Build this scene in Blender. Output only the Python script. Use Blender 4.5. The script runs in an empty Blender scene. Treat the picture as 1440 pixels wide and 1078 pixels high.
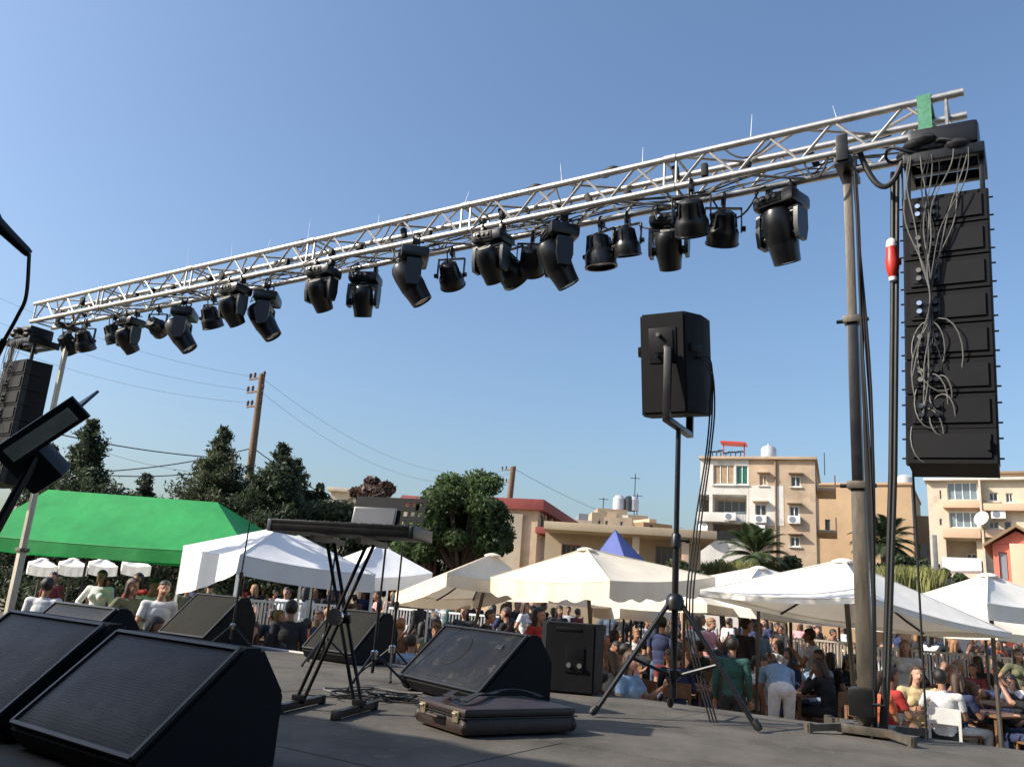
import bpy, bmesh, math, random
import numpy as np
from mathutils import Vector, Matrix, noise as mnoise
random.seed(7)
RNG = np.random.default_rng(7)
S = bpy.context.scene
C = S.collection
rad = math.radians
# ------------------------------------------------------------------ camera
EYE = 1.85
F_PX = 1160.0
PITCH, ROLL = rad(14.6), rad(4.2)
cam = bpy.data.cameras.new('camera'); camo = bpy.data.objects.new('camera', cam); C.objects.link(camo)
CAM_R = Matrix.Rotation(math.pi/2 + PITCH, 3, 'X') @ Matrix.Rotation(ROLL, 3, 'Z')
camo.matrix_world = Matrix.Translation((0, 0, EYE)) @ CAM_R.to_4x4()
cam.sensor_fit = 'HORIZONTAL'; cam.sensor_width = 36.0; cam.lens = 36.0 * F_PX / 1440.0
cam.clip_start = 0.05; cam.clip_end = 4000
S.camera = camo
# ------------------------------------------------------------------ sky and sun
SUN_EL = rad(36.0)
SUN_DIR = Vector((-0.985, -0.17, 0)).normalized()           # where the sun stands, seen from above
w = bpy.data.worlds.new('World'); S.world = w; w.use_nodes = True
nt = w.node_tree; nt.nodes.clear()
sky = nt.nodes.new('ShaderNodeTexSky'); sky.sky_type = 'NISHITA'; sky.sun_disc = False
sky.sun_elevation = SUN_EL; sky.sun_rotation = math.atan2(SUN_DIR.x, SUN_DIR.y)
sky.altitude = 30; sky.air_density = 1.25; sky.dust_density = 3.0; sky.ozone_density = 5.0
bg = nt.nodes.new('ShaderNodeBackground'); bg.inputs['Strength'].default_value = 0.15
wo = nt.nodes.new('ShaderNodeOutputWorld')
nt.links.new(sky.outputs[0], bg.inputs[0]); nt.links.new(bg.outputs[0], wo.inputs[0])
sl = bpy.data.lights.new('sun', 'SUN'); sl.energy = 5.0; sl.angle = rad(0.5); sl.color = (1.0, 0.92, 0.80)
so = bpy.data.objects.new('sun', sl); C.objects.link(so); so.location = (-30, -5, 30)
to_sun = Vector((SUN_DIR.x*math.cos(SUN_EL), SUN_DIR.y*math.cos(SUN_EL), math.sin(SUN_EL)))
so.rotation_euler = to_sun.to_track_quat('Z', 'Y').to_euler()
S.view_settings.view_transform = 'Standard'; S.view_settings.look = 'None'
S.view_settings.exposure = 0.36; S.view_settings.gamma = 1.0; S.view_settings.use_curve_mapping = False

# ------------------------------------------------------------------ helpers
def ray(px, py): return CAM_R @ Vector(((px-720)/F_PX, -(py-539)/F_PX, -1.0))
def at(px, py, y):            # a point of the place seen at a photo position, y metres ahead
    d = ray(px, py); return Vector((0, 0, EYE)) + d*(y/d.y)
def atz(px, py, z):
    d = ray(px, py); return Vector((0, 0, EYE)) + d*((z-EYE)/d.z)
def proj(p):
    q = CAM_R.transposed() @ (Vector(p)-Vector((0, 0, EYE))); return 720+F_PX*q.x/-q.z, 539-F_PX*q.y/-q.z
V = Vector

class MB:
    """collects shapes; build() links them as ONE mesh object"""
    def __init__(s, o=(0, 0, 0)): s.v = []; s.f = []; s.o = V(o)
    def add(s, vs, fs):
        n = len(s.v); s.v += [tuple(V(p)-s.o) for p in vs]; s.f += [tuple(i+n for i in f) for f in fs]; return s
    def box(s, c, size, M=None, bev=0.0, taper=None):
        x, y, z = [k/2 for k in size]
        bm = bmesh.new(); bmesh.ops.create_cube(bm, size=1.0)
        for v in bm.verts:
            t = 1.0
            if taper and v.co.z > 0: t = taper
            v.co = V((v.co.x*2*x*t, v.co.y*2*y*t, v.co.z*2*z))
        if bev: bmesh.ops.bevel(bm, geom=bm.edges[:], offset=bev, segments=2, affect='EDGES', profile=.6)
        M = M or Matrix.Identity(3)
        bm.verts.index_update()
        vs = [M @ v.co + V(c) for v in bm.verts]; fs = [[v.index for v in f.verts] for f in bm.faces]
        bm.free(); return s.add(vs, fs)
    def bar(s, a, b, w, h=None, up=(0, 0, 1)):
        a, b = V(a), V(b); h = h or w
        z = (b-a); L = z.length
        if L < 1e-6: return s
        z /= L; x = V(up).cross(z)
        if x.length < 1e-3: x = V((1, 0, 0)).cross(z)
        x.normalize(); y = z.cross(x)
        M = Matrix((x, y, z)).transposed()
        return s.box((a+b)/2, (w, h, L), M)
    def tube(s, pts, r, n=8, caps=True):
        pts = [V(p) for p in pts]; m = len(pts)
        rr = r if hasattr(r, '__len__') else [r]*m
        vs, fs = [], []; px = None
        for i, p in enumerate(pts):
            t = (pts[min(i+1, m-1)]-pts[max(i-1, 0)]).normalized()
            x = px - t*px.dot(t) if px is not None else t.cross(V((0, 0, 1)))
            if x.length < 1e-3: x = t.cross(V((1, 0, 0)))
            x.normalize(); y = t.cross(x); px = x
            for k in range(n):
                a = 2*math.pi*k/n; vs.append(p + (x*math.cos(a)+y*math.sin(a))*rr[i])
        for i in range(m-1):
            for k in range(n):
                fs.append((i*n+k, i*n+(k+1) % n, (i+1)*n+(k+1) % n, (i+1)*n+k))
        if caps: fs += [tuple(range(n))[::-1], tuple((m-1)*n+k for k in range(n))]
        return s.add(vs, fs)
    def lathe(s, prof, c=(0, 0, 0), axis=(0, 0, 1), n=20):
        axis = V(axis).normalized(); x = axis.cross(V((0, 0, 1)))
        if x.length < 1e-3: x = V((1, 0, 0))
        x.normalize(); y = axis.cross(x); c = V(c)
        vs, fs = [], []
        for r, h in prof:
            for k in range(n):
                a = 2*math.pi*k/n; vs.append(c + axis*h + (x*math.cos(a)+y*math.sin(a))*max(r, 1e-4))
        for i in range(len(prof)-1):
            for k in range(n):
                fs.append((i*n+k, i*n+(k+1) % n, (i+1)*n+(k+1) % n, (i+1)*n+k))
        fs += [tuple(range(n))[::-1], tuple((len(prof)-1)*n+k for k in range(n))]
        return s.add(vs, fs)
    def ell(s, c, r, M=None, nu=12, nv=8):
        M = M or Matrix.Identity(3); c = V(c); vs = []; fs = []
        for j in range(nv+1):
            t = math.pi*j/nv
            for k in range(nu):
                a = 2*math.pi*k/nu
                vs.append(c + M @ V((r[0]*math.sin(t)*math.cos(a), r[1]*math.sin(t)*math.sin(a), r[2]*math.cos(t))))
        for j in range(nv):
            for k in range(nu):
                fs.append((j*nu+k, (j+1)*nu+k, (j+1)*nu+(k+1) % nu, j*nu+(k+1) % nu))
        return s.add(vs, fs)
    def prism(s, poly, a, b):                     # poly: list of 3-D points, swept along vector from a to b
        d = V(b)-V(a); n = len(poly); p = [V(q) for q in poly]
        vs = p + [q+d for q in p]
        fs = [tuple(range(n))[::-1], tuple(range(n, 2*n))] + [(i, (i+1) % n, n+(i+1) % n, n+i) for i in range(n)]
        return s.add(vs, fs)
    def quad(s, a, b, c, d): return s.add([a, b, c, d], [(0, 1, 2, 3)])
    def mesh(s, name, mat, smooth=35, fix=True):
        me = bpy.data.meshes.new(name); me.from_pydata(s.v, [], s.f)
        if fix:
            bm = bmesh.new(); bm.from_mesh(me)
            bmesh.ops.remove_doubles(bm, verts=bm.verts, dist=1e-5)
            bmesh.ops.recalc_face_normals(bm, faces=bm.faces); bm.to_mesh(me); bm.free()
        if mat is not None: me.materials.append(mat)
        if smooth:
            me.shade_smooth(); me.set_sharp_from_angle(angle=rad(smooth))
        me.update(); return me
    def build(s, name, mat, parent=None, smooth=35, fix=True):
        o = bpy.data.objects.new(name, s.mesh(name, mat, smooth, fix)); C.objects.link(o)
        if parent is not None: o.parent = parent
        return o

def tag(o, label=None, cat=None, group=None, kind=None):
    if label: o['label'] = label
    if cat: o['category'] = cat
    if group: o['group'] = group
    if kind: o['kind'] = kind
    return o
def thing(name, label, cat, loc=(0, 0, 0), rz=0, group=None):
    o = bpy.data.objects.new(name, None); C.objects.link(o); o.empty_display_size = .1
    o.location = loc; o.rotation_euler = (0, 0, rz); return tag(o, label, cat, group)
def copy_tree(o, parent=None):
    c = o.copy(); C.objects.link(c)
    if parent is not None: c.parent = parent
    for ch in list(o.children): copy_tree(ch, c)
    return c
def inst(me, name, parent, loc=(0, 0, 0), M=None):
    o = bpy.data.objects.new(name, me); C.objects.link(o); o.parent = parent
    m = (M.to_4x4() if M else Matrix.Identity(4)); m.translation = V(loc); o.matrix_local = m
    return o

MATS = {}
def mat(name, col, rough=.6, metal=0., var=.18, scale=5., bump=0., bscale=60., spec=.5, transl=0., dirt=None, stretch=None, perf=0):
    m = bpy.data.materials.new(name); m.use_nodes = True; n = m.node_tree; N = n.nodes; L = n.links
    b = N['Principled BSDF']; out = N['Material Output']
    tc = N.new('ShaderNodeTexCoord'); src = tc.outputs['Object']
    if stretch:
        mp = N.new('ShaderNodeMapping'); mp.inputs['Scale'].default_value = stretch; L.new(src, mp.inputs[0]); src = mp.outputs[0]
    nz = N.new('ShaderNodeTexNoise'); nz.inputs['Scale'].default_value = scale; nz.inputs['Detail'].default_value = 6; nz.inputs['Roughness'].default_value = .65
    L.new(src, nz.inputs['Vector'])
    rp = N.new('ShaderNodeValToRGB'); c = col
    rp.color_ramp.elements[0].position = .3; rp.color_ramp.elements[1].position = .7
    rp.color_ramp.elements[0].color = (c[0]*(1-var), c[1]*(1-var), c[2]*(1-var), 1)
    rp.color_ramp.elements[1].color = (min(1, c[0]*(1+var)), min(1, c[1]*(1+var)), min(1, c[2]*(1+var)), 1)
    L.new(nz.outputs['Fac'], rp.inputs[0]); col_out = rp.outputs[0]
    if dirt:
        n2 = N.new('ShaderNodeTexNoise'); n2.inputs['Scale'].default_value = dirt[1]; n2.inputs['Detail'].default_value = 8; n2.inputs['Roughness'].default_value = .7
        L.new(tc.outputs['Object'], n2.inputs['Vector'])
        r2 = N.new('ShaderNodeValToRGB'); r2.color_ramp.elements[0].position = dirt[2]; r2.color_ramp.elements[1].position = min(1, dirt[2]+.16)
        L.new(n2.outputs['Fac'], r2.inputs[0])
        mx = N.new('ShaderNodeMix'); mx.data_type = 'RGBA'; L.new(r2.outputs[0], mx.inputs[0]); L.new(col_out, mx.inputs[6]); mx.inputs[7].default_value = (*dirt[0], 1)
        col_out = mx.outputs[2]
    L.new(col_out, b.inputs['Base Color'])
    mr = N.new('ShaderNodeMapRange'); mr.inputs[3].default_value = max(.02, rough-.12); mr.inputs[4].default_value = min(1, rough+.12)
    L.new(nz.outputs['Fac'], mr.inputs[0]); L.new(mr.outputs[0], b.inputs['Roughness'])
    b.inputs['Metallic'].default_value = metal; b.inputs['Specular IOR Level'].default_value = spec
    if perf:
        vo = N.new('ShaderNodeTexVoronoi'); vo.inputs['Scale'].default_value = perf; vo.inputs['Randomness'].default_value = .15; L.new(tc.outputs['Object'], vo.inputs['Vector'])
        vr = N.new('ShaderNodeValToRGB'); vr.color_ramp.elements[0].position = .30; vr.color_ramp.elements[1].position = .42; vr.color_ramp.elements[0].color = (.12, .12, .12, 1); L.new(vo.outputs['Distance'], vr.inputs[0])
        mp2 = N.new('ShaderNodeMix'); mp2.data_type = 'RGBA'; mp2.blend_type = 'MULTIPLY'; mp2.inputs[0].default_value = 1; L.new(col_out, mp2.inputs[6]); L.new(vr.outputs[0], mp2.inputs[7]); col_out = mp2.outputs[2]; L.new(col_out, b.inputs['Base Color'])
        bq = N.new('ShaderNodeBump'); bq.inputs['Strength'].default_value = .6; bq.inputs['Distance'].default_value = .004; L.new(vr.outputs[0], bq.inputs['Height']); L.new(bq.outputs[0], b.inputs['Normal'])
    elif bump:
        n3 = N.new('ShaderNodeTexNoise'); n3.inputs['Scale'].default_value = bscale; n3.inputs['Detail'].default_value = 4; L.new(src, n3.inputs['Vector'])
        bp = N.new('ShaderNodeBump'); bp.inputs['Strength'].default_value = bump; bp.inputs['Distance'].default_value = .02
        L.new(n3.outputs['Fac'], bp.inputs['Height']); L.new(bp.outputs[0], b.inputs['Normal'])
    if transl:
        t = N.new('ShaderNodeBsdfTranslucent'); L.new(col_out, t.inputs[0])
        ms = N.new('ShaderNodeMixShader'); ms.inputs[0].default_value = transl
        L.new(b.outputs[0], ms.inputs[1]); L.new(t.outputs[0], ms.inputs[2]); L.new(ms.outputs[0], out.inputs[0])
    MATS[name] = m; return m
def M_(k): return MATS[k]
mat('alu', (.50, .48, .45), .42, .8, .12, 14, .05, 90)
mat('alu_brace', (.43, .41, .38), .45, .75, .15, 20)
mat('galv', (.115, .098, .076), .5, .4, .45, 12, .1, 40, dirt=((.16, .10, .06), 3.5, .56), stretch=(1, 1, .25))
mat('galv_sunlit', (.40, .36, .29), .55, .3, .25, 12, .1, 40, dirt=((.2, .15, .1), 4, .6), stretch=(1, 1, .25))  # lighter copy of galv, sunlight on the left tower put into its colour
mat('blackpl', (.009, .009, .010), .34, 0, .3, 8, .04, 200)
mat('blackpl_soft', (.006, .006, .007), .6, 0, .3, 8, .05, 160, spec=.25)
mat('blackcab', (.0065, .0065, .0075), .7, 0, .35, 9, .14, 260, spec=.22)
mat('blackmetal', (.010, .010, .011), .38, .3, .3, 9)
mat('blackcloth', (.013, .013, .015), .9, 0, .3, 4, .1, 120)
mat('rubber', (.009, .009, .009), .6, 0, .3, 10)
mat('cablegrey', (.15, .145, .135), .6, 0, .25, 10)
mat('lens', (.02, .025, .035), .06, 0, .1, 3, spec=.9)
mat('ring', (.42, .41, .36), .5, .2, .2, 30)
mat('chrome', (.75, .74, .72), .18, 1., .08, 10)
mat('brass', (.75, .62, .38), .3, .9, .1, 10)
mat('red', (.52, .035, .022), .4, 0, .15, 8)
mat('greenstrap', (.09, .26, .16), .85, 0, .25, 30, .2, 90)
mat('white', (.78, .78, .76), .5, 0, .06, 5)
mat('wiregrey', (.10, .10, .11), .6)
mat('greypl', (.12, .125, .14), .35, 0, .06, 5)
mat('leather', (.03, .017, .013), .5, 0, .3, 14, .25, 120)
mat('wood', (.20, .115, .06), .7, 0, .35, 6, .3, 60, stretch=(1, 1, .15))
mat('polewood', (.17, .105, .06), .85, 0, .45, 7, .4, 40, stretch=(1, 1, .08))
mat('paper', (.55, .54, .42), .7, 0, .25, 9)
mat('insul', (.10, .06, .05), .25, 0, .2, 10)
mat('concrete', (.34, .32, .29), .9, 0, .2, 3, .2, 30)

# directions of the stage: EDGE runs along the front (to the right), NRM points to the audience
EDGE = V((.841, -.541, 0)); NRM = V((.541, .841, 0)); UP = V((0, 0, 1))
STAGE_Z = 1.2
STAGE_M = Matrix((EDGE, NRM, UP)).transposed()
def on_stage(px, py): return atz(px, py, STAGE_Z)
# ------------------------------------------------------------------ ground and stage
mat('ground', (.25, .20, .13), .95, 0, .35, .35, .5, 8, dirt=((.12, .14, .05), .5, .52))
g = MB(); N_ = 60
vs = []; fs = []
for i in range(N_+1):
    for j in range(N_+1):
        a = (i/N_*2-1); b = (j/N_*2-1)
        x = math.copysign(abs(a)**3*900, a); y = math.copysign(abs(b)**3*900, b)+20
        d = math.hypot(x, y-10)
        vs.append((x, y, (mnoise.noise(V((x*.12, y*.12, 0)))*.05 if d < 90 else 0)-.03))
for i in range(N_):
    for j in range(N_):
        k = i*(N_+1)+j; fs.append((k, k+N_+1, k+N_+2, k+1))
g.add(vs, fs); tag(g.build('ground', M_('ground')), kind='structure')

def grid_mat(name, col, col2):
    return mat(name, col, .88, 0, .38, 2.2, .2, 70, spec=.2, dirt=(col2, 9.0, .55))
grid_mat('deck', (.10, .091, .078), (.145, .128, .104))
mat('skirt', (.02, .02, .022), .9, 0, .3, 3, .3, 14, stretch=(6, 6, .4))
def sp(t, n, z=STAGE_Z): return EDGE*t + NRM*n + V((0, 0, z))      # stage coordinates: t along the edge, n towards the audience
EDGE_N = 6.12
# deck of ply sheets with fine joints, one child for each sheet
stage = MB()
stage.prism([sp(-16, -3.2, 0), sp(9, -3.2, 0), sp(9, EDGE_N-.03, 0), sp(-16, EDGE_N-.03, 0)], (0, 0, 0), (0, 0, STAGE_Z-.03))
stage_o = tag(stage.build('stage', M_('skirt')), 'low black stage with dark carpeted deck in the foreground', 'stage')
sheet_n = 0
for a in range(-16, 9, 2):
    n0 = -3.2; k = 0
    while n0 < EDGE_N-.01:
        n1 = min(n0+1.165, EDGE_N)
        m = MB()
        zt = random.uniform(-.0015, .0015)
        m.box(sp(a+1, (n0+n1)/2, STAGE_Z-.0145+zt), (1.994, n1-n0-.006, .029), STAGE_M)
        m.build('deck_panel', M_('deck'), stage_o, smooth=0)
        n0 = n1
m = MB(); m.box(sp(-6.1, EDGE_N-.05, STAGE_Z+.008), (3.0, .035, .014), STAGE_M)
mat('tapewhite', (.72, .70, .66), .6, 0, .15, 6, dirt=((.3, .28, .25), 6, .55))
m.build('edge_strip', M_('tapewhite'), stage_o)
# black backdrop at the back of the stage: its shade falls over the foreground
bd = thing('stage_backdrop', 'tall black cloth backdrop on a pipe frame behind the stage', 'backdrop', sp(-2, -1.3))
BH = 4.95; o0 = sp(-2, -1.3)
m = MB(o0)
nx = 160
vs = []; fs = []
for i in range(nx+1):
    t = -14+ i*(18/nx)
    for z in (STAGE_Z+.01, STAGE_Z+BH):
        vs.append(sp(t, -1.3+.035*math.sin(i*1.1), z))
for i in range(nx): fs.append((2*i, 2*i+2, 2*i+3, 2*i+1))
m.add(vs, fs); m.build('cloth', M_('blackcloth'), bd)
for t in (-14, -9.5, -5, -.5, 4):
    m = MB(o0); m.tube([sp(t, -1.38), sp(t, -1.38, STAGE_Z+BH)], .025); m.build('upright', M_('galv'), bd)
m = MB(o0); m.tube([sp(-14, -1.36, STAGE_Z+BH-.02), sp(4, -1.36, STAGE_Z+BH-.02)], .025); m.build('top_pipe', M_('galv'), bd)

# ------------------------------------------------------------------ lighting truss
TZ = 5.1; TS = .30; TV = .26                      # height of the lower chords, chord spacing
T0 = V((2.84, 4.86, TZ))                # right end of the near lower chord
TU = -EDGE                              # runs to the left, away from the camera
TLEN = 11.4
SEC = [0, 2.02, 4.02, 6.02, 8.02, 9.8, 11.4]
truss = thing('lighting_truss', 'long silver aluminium box truss spanning the stage above the lamps', 'truss', T0)
def tp(t, far, top, dz=0): return TU*t + NRM*(TS if far else 0) + UP*((TV if top else 0)+dz)     # local to the truss
TC = [(0, 0), (1, 0), (1, 1), (0, 1)]
for far, top in TC:
    for a, b in zip(SEC[:-1], SEC[1:]):
        m = MB(); a2 = a+.004 if a else -.06
        m.tube([tp(a2, far, top), tp(b-.004, far, top)], .028, 12); m.build('chord', M_('alu'), truss)
        if a:
            m = MB(); m.tube([tp(a-.05, far, top), tp(a+.05, far, top)], .034, 12); m.build('coupler', M_('alu_brace'), truss)
pitch = .5
def brace(p, q, r=.0115):
    m = MB(); m.tube([p, q], r, 6); m.build('brace', M_('alu_brace'), truss)
for a, b in zip(SEC[:-1], SEC[1:]):
    a3, b3 = a+.07, b-.07; nb = max(2, round((b3-a3)/.47)); h = (b3-a3)/nb
    for fi in range(4):
        c0, c1 = TC[fi], TC[(fi+1) % 4]
        for k in range(nb):
            t0 = a3+k*h; tm = t0+h/2; t1 = t0+h
            if fi == 0 or fi == 2:      # flat faces: single diagonals
                p, q = (c0, c1) if k % 2 else (c1, c0)
                brace(tp(t0, *p), tp(t1, *q))
            else:                       # upright faces: V braces
                lo, hi = (c0, c1) if c1[1] > c0[1] else (c1, c0)
                brace(tp(t0, *lo), tp(tm, *hi)); brace(tp(tm, *hi), tp(t1, *lo))
    for tt in (a3-.02, b3+.02):
        for fi in range(4):
            brace(tp(tt, *TC[fi]), tp(tt, *TC[(fi+1) % 4]), .0115)
# cables lashed along the truss, straps, cable-tie tails
def sag(p, q, s, n=10, jit=0):
    p, q = V(p), V(q); out = []
    for i in range(n+1):
        u = i/n; v = p.lerp(q, u); v.z -= s*4*u*(1-u)
        if jit and 0 < i < n: v += V((random.uniform(-jit, jit), random.uniform(-jit, jit), random.uniform(-jit, jit)))
        out.append(v)
    return out
for k in range(7):
    m = MB(); far = random.random()*TS; pts = []
    t = .3 + k*.1; e = TLEN - .2 - k*.7; ph = random.random()*6
    while t < e:
        pts.append(TU*t + NRM*(far+.03*math.sin(t*3+ph)) + UP*(.035+.03*math.sin(t*4.3+ph*2)+.02*random.random())); t += .16
    m.tube(pts, .005+.003*random.random(), 5); m.build('cable', M_('rubber'), truss)
tk = .75
while tk < TLEN-.3:
    m = MB(); h = random.uniform(.10, .26)
    b = tp(tk, 0, 1, .02); m.tube([b, b+V((random.uniform(-.03, .03), 0, h))], [.003, .0012], 4)
    m.build('cable_tie', M_('white'), truss); tk += random.uniform(.45, 1.1)
for k in range(34):       # short loops of cable and plugs hung between chords
    t = random.uniform(.8, TLEN-.6); m = MB()
    top = tp(t, random.random() < .5, random.random() < .6, -.02)
    m.tube(sag(top, top+TU*random.uniform(.15, .4)+UP*random.uniform(-.12, .06), random.uniform(.08, .2), 8), .008, 5)
    m.build('cable', M_('rubber'), truss)
for k in range(30):
    t = 1.0+k*.34+random.uniform(-.1, .1); m = MB()
    m.box(tp(t, 0, 0)+UP*random.uniform(.06, .17)+NRM*random.uniform(.02, .2), (.05, .05, .11), STAGE_M @ Matrix.Rotation(random.uniform(-.5, .5), 3, 'Y'), .008)
    m.build('plug', M_('blackpl_soft'), truss)
for t, tz in ((3.3, .3), (2.55, .3), (4.75, .29), (6.2, .29)):   # tape-bound bundles on top
    m = MB(); m.ell(TU*t+NRM*.03+UP*tz, (.07, .045, .03), STAGE_M); m.ell(TU*(t+.08)+NRM*.05+UP*(tz-.01), (.06, .05, .03), STAGE_M)
    m.build('cable_bundle', M_('rubber'), truss)

# green lifting strap round the end of the truss
st = thing('lifting_strap', 'pale green webbing strap looped round the right end of the truss', 'strap', T0)
m = MB()
for (p, q) in (((0, 0), (0, 1)), ((0, 1), (1, 1)), ((1, 1), (1, 0)), ((1, 0), (0, 0))):
    off = 0.03
    def sp2(c): return TU*.18 + NRM*(-off if not c[0] else TS+off) + UP*(-off if not c[1] else TV+off)
    P, Q = sp2(p), sp2(q); d = (Q-P).normalized(); nrm = d.cross(EDGE)
    m.box((P+Q)/2, (.085, .006, (Q-P).length), Matrix((EDGE, nrm, d)).transposed())
m.build('webbing', M_('greenstrap'), st)
if False: m.tube([TU*.18-NRM*.035+UP*(TV+.02), TU*.24-NRM*.04+UP*.15, TU*.17-NRM*.035+UP*-.03], .01, 5)

# ------------------------------------------------------------------ lifting towers
def tower(name, label, base, topz, cab_side):
    t = thing(name, label, 'lifting tower', base)
    H = topz-base.z
    z0 = 0
    if base.z < .5: pass
    stages = [(0, H*.40, .085), (H*.28, H*.70, .070), (H*.55, H, .056)]
    for i, (a, b, wd) in enumerate(stages):
        m = MB(); m.box((0, 0, (a+b)/2), (wd, wd, b-a), STAGE_M, .008); mm = m.build('mast', M_('galv_sunlit' if base.z < .5 else 'galv' if i != 1 else 'blackmetal'), t)
        if i < 2:
            m = MB(); m.box((0, 0, b), (wd+.04, wd+.04, .05), STAGE_M, .006); m.build('collar', M_('galv'), t)
            m = MB(); m.tube([EDGE*-(wd/2+.07)+UP*b, EDGE*(wd/2+.07)+UP*b], .014, 8); m.build('pin', M_('blackmetal'), t)
    m = MB(); m.box((0, 0, H+.0), (.12, .36, .06), STAGE_M, .008); m.build('head_bracket', M_('blackmetal'), t)
    m = MB(); m.box(NRM*-.19+UP*(H+.09), (.08, .02, .2), STAGE_M, .004); m.build('cheek_plate', M_('blackmetal'), t)
    m = MB(); m.box(NRM*.19+UP*(H+.09), (.08, .02, .2), STAGE_M, .004); m.build('cheek_plate', M_('blackmetal'), t)
    m = MB(); m.box((0, 0, .04), (.3, .3, .05), STAGE_M, .006); m.build('base_plate', M_('galv'), t)
    for sx, sy in ((1, 1), (1, -1), (-1, 1), (-1, -1)):
        d = (EDGE*sx+NRM*sy).normalized()
        m = MB(); m.bar(d*.1+UP*.05, d*.42+UP*.03, .04); m.tube([d*.4+UP*0, d*.4+UP*.06], .025, 10); m.build('outrigger', M_('galv'), t)
    m = MB(); m.box(NRM*-.12+UP*.2, (.14, .14, .16), STAGE_M, .01); m.tube([NRM*-.2+UP*.2+EDGE*.07, NRM*-.2+UP*.2+EDGE*.14, NRM*-.2+UP*.36+EDGE*.14], .012); m.build('winch', M_('blackmetal'), t)
    return t
RT = V((2.325, 5.385, STAGE_Z)); LT = V((-6.14, 10.95, 0.0))
tower('lifting_tower', 'tall grey telescopic lifting tower holding the right end of the truss', RT, TZ-.07, 1)
lt = tower('lifting_tower', 'pale telescopic lifting tower under the far left end of the truss', LT, TZ-.07, -1)
# cables down the right tower
cb = thing('cable_loom', 'thick black cables running down beside the right tower', 'cables', RT)
H = TZ-.1-STAGE_Z
for k in range(5):
    x = .07+.022*k; m = MB(); pts = []
    fan = [.05, .08, .11, .15, .19, .06, .09][k]
    for i in range(15):
        u = i/14; z = H*(1-u)-.06+.06*u
        pts.append(EDGE*(.06+.05*math.sin(u*math.pi)**.8*(fan/.19)+.01*math.sin(u*9+k)) + NRM*(-.09-.02*(k % 3)+.012*math.sin(u*7+k*2)) + UP*z)
    m.tube(pts, .008+.003*(k % 2), 6); m.build('cable', M_('rubber'), cb)
m = MB(); pts = [EDGE*(.30)+UP*(H-.05), EDGE*.26+UP*(H*.7)-NRM*.05, EDGE*.21+UP*(H*.42)-NRM*.08, EDGE*.13+UP*(H*.1)-NRM*.1, EDGE*.1-NRM*.12+UP*.03]
m.tube(pts, .016, 8); m.build('cable', M_('rubber'), cb)
m = MB(); pts = [EDGE*(.33)+UP*(H-.05), EDGE*.285+UP*(H*.7)-NRM*.05, EDGE*.235+UP*(H*.42)-NRM*.08, EDGE*.15+UP*(H*.1)-NRM*.1, EDGE*.12-NRM*.12+UP*.03]
m.tube(pts, .014, 8); m.build('cable', M_('rubber'), cb)
m = MB(); m.tube([EDGE*.36+UP*(H+.05), EDGE*.33+UP*(H*.5), EDGE*.33+UP*.02], .0075, 6); m.build('cable', M_('rubber'), cb)
m = MB(); m.tube(sag(EDGE*.1+UP*(H+.12)-NRM*.1, EDGE*.42+UP*(H+.12)-NRM*.1, .32, 14), .02, 8); m.build('cable', M_('rubber'), cb)
c = EDGE*.275+UP*(H-.74)-NRM*.05
pl = thing('power_plug', 'red and white industrial power plug hanging on a cable by the tower', 'plug', RT+c)
m = MB(); m.lathe([(.018, -.12), (.03, -.10), (.042, -.06), (.045, .0), (.038, .05), (.038, .1), (.02, .105)], axis=(0, 0, 1), n=16); m.build('housing', M_('red'), pl)
m = MB(); m.lathe([(.034, .1), (.036, .12), (.03, .15), (.016, .165)], n=16); m.build('collar', M_('white'), pl)
m = MB(); m.lathe([(.012, -.155), (.026, -.145), (.028, -.12)], n=16); m.build('gland', M_('white'), pl)
m = MB(); m.box((.045, 0, .0), (.03, .02, .05), None, .004); m.build('latch', M_('red'), pl)

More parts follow.
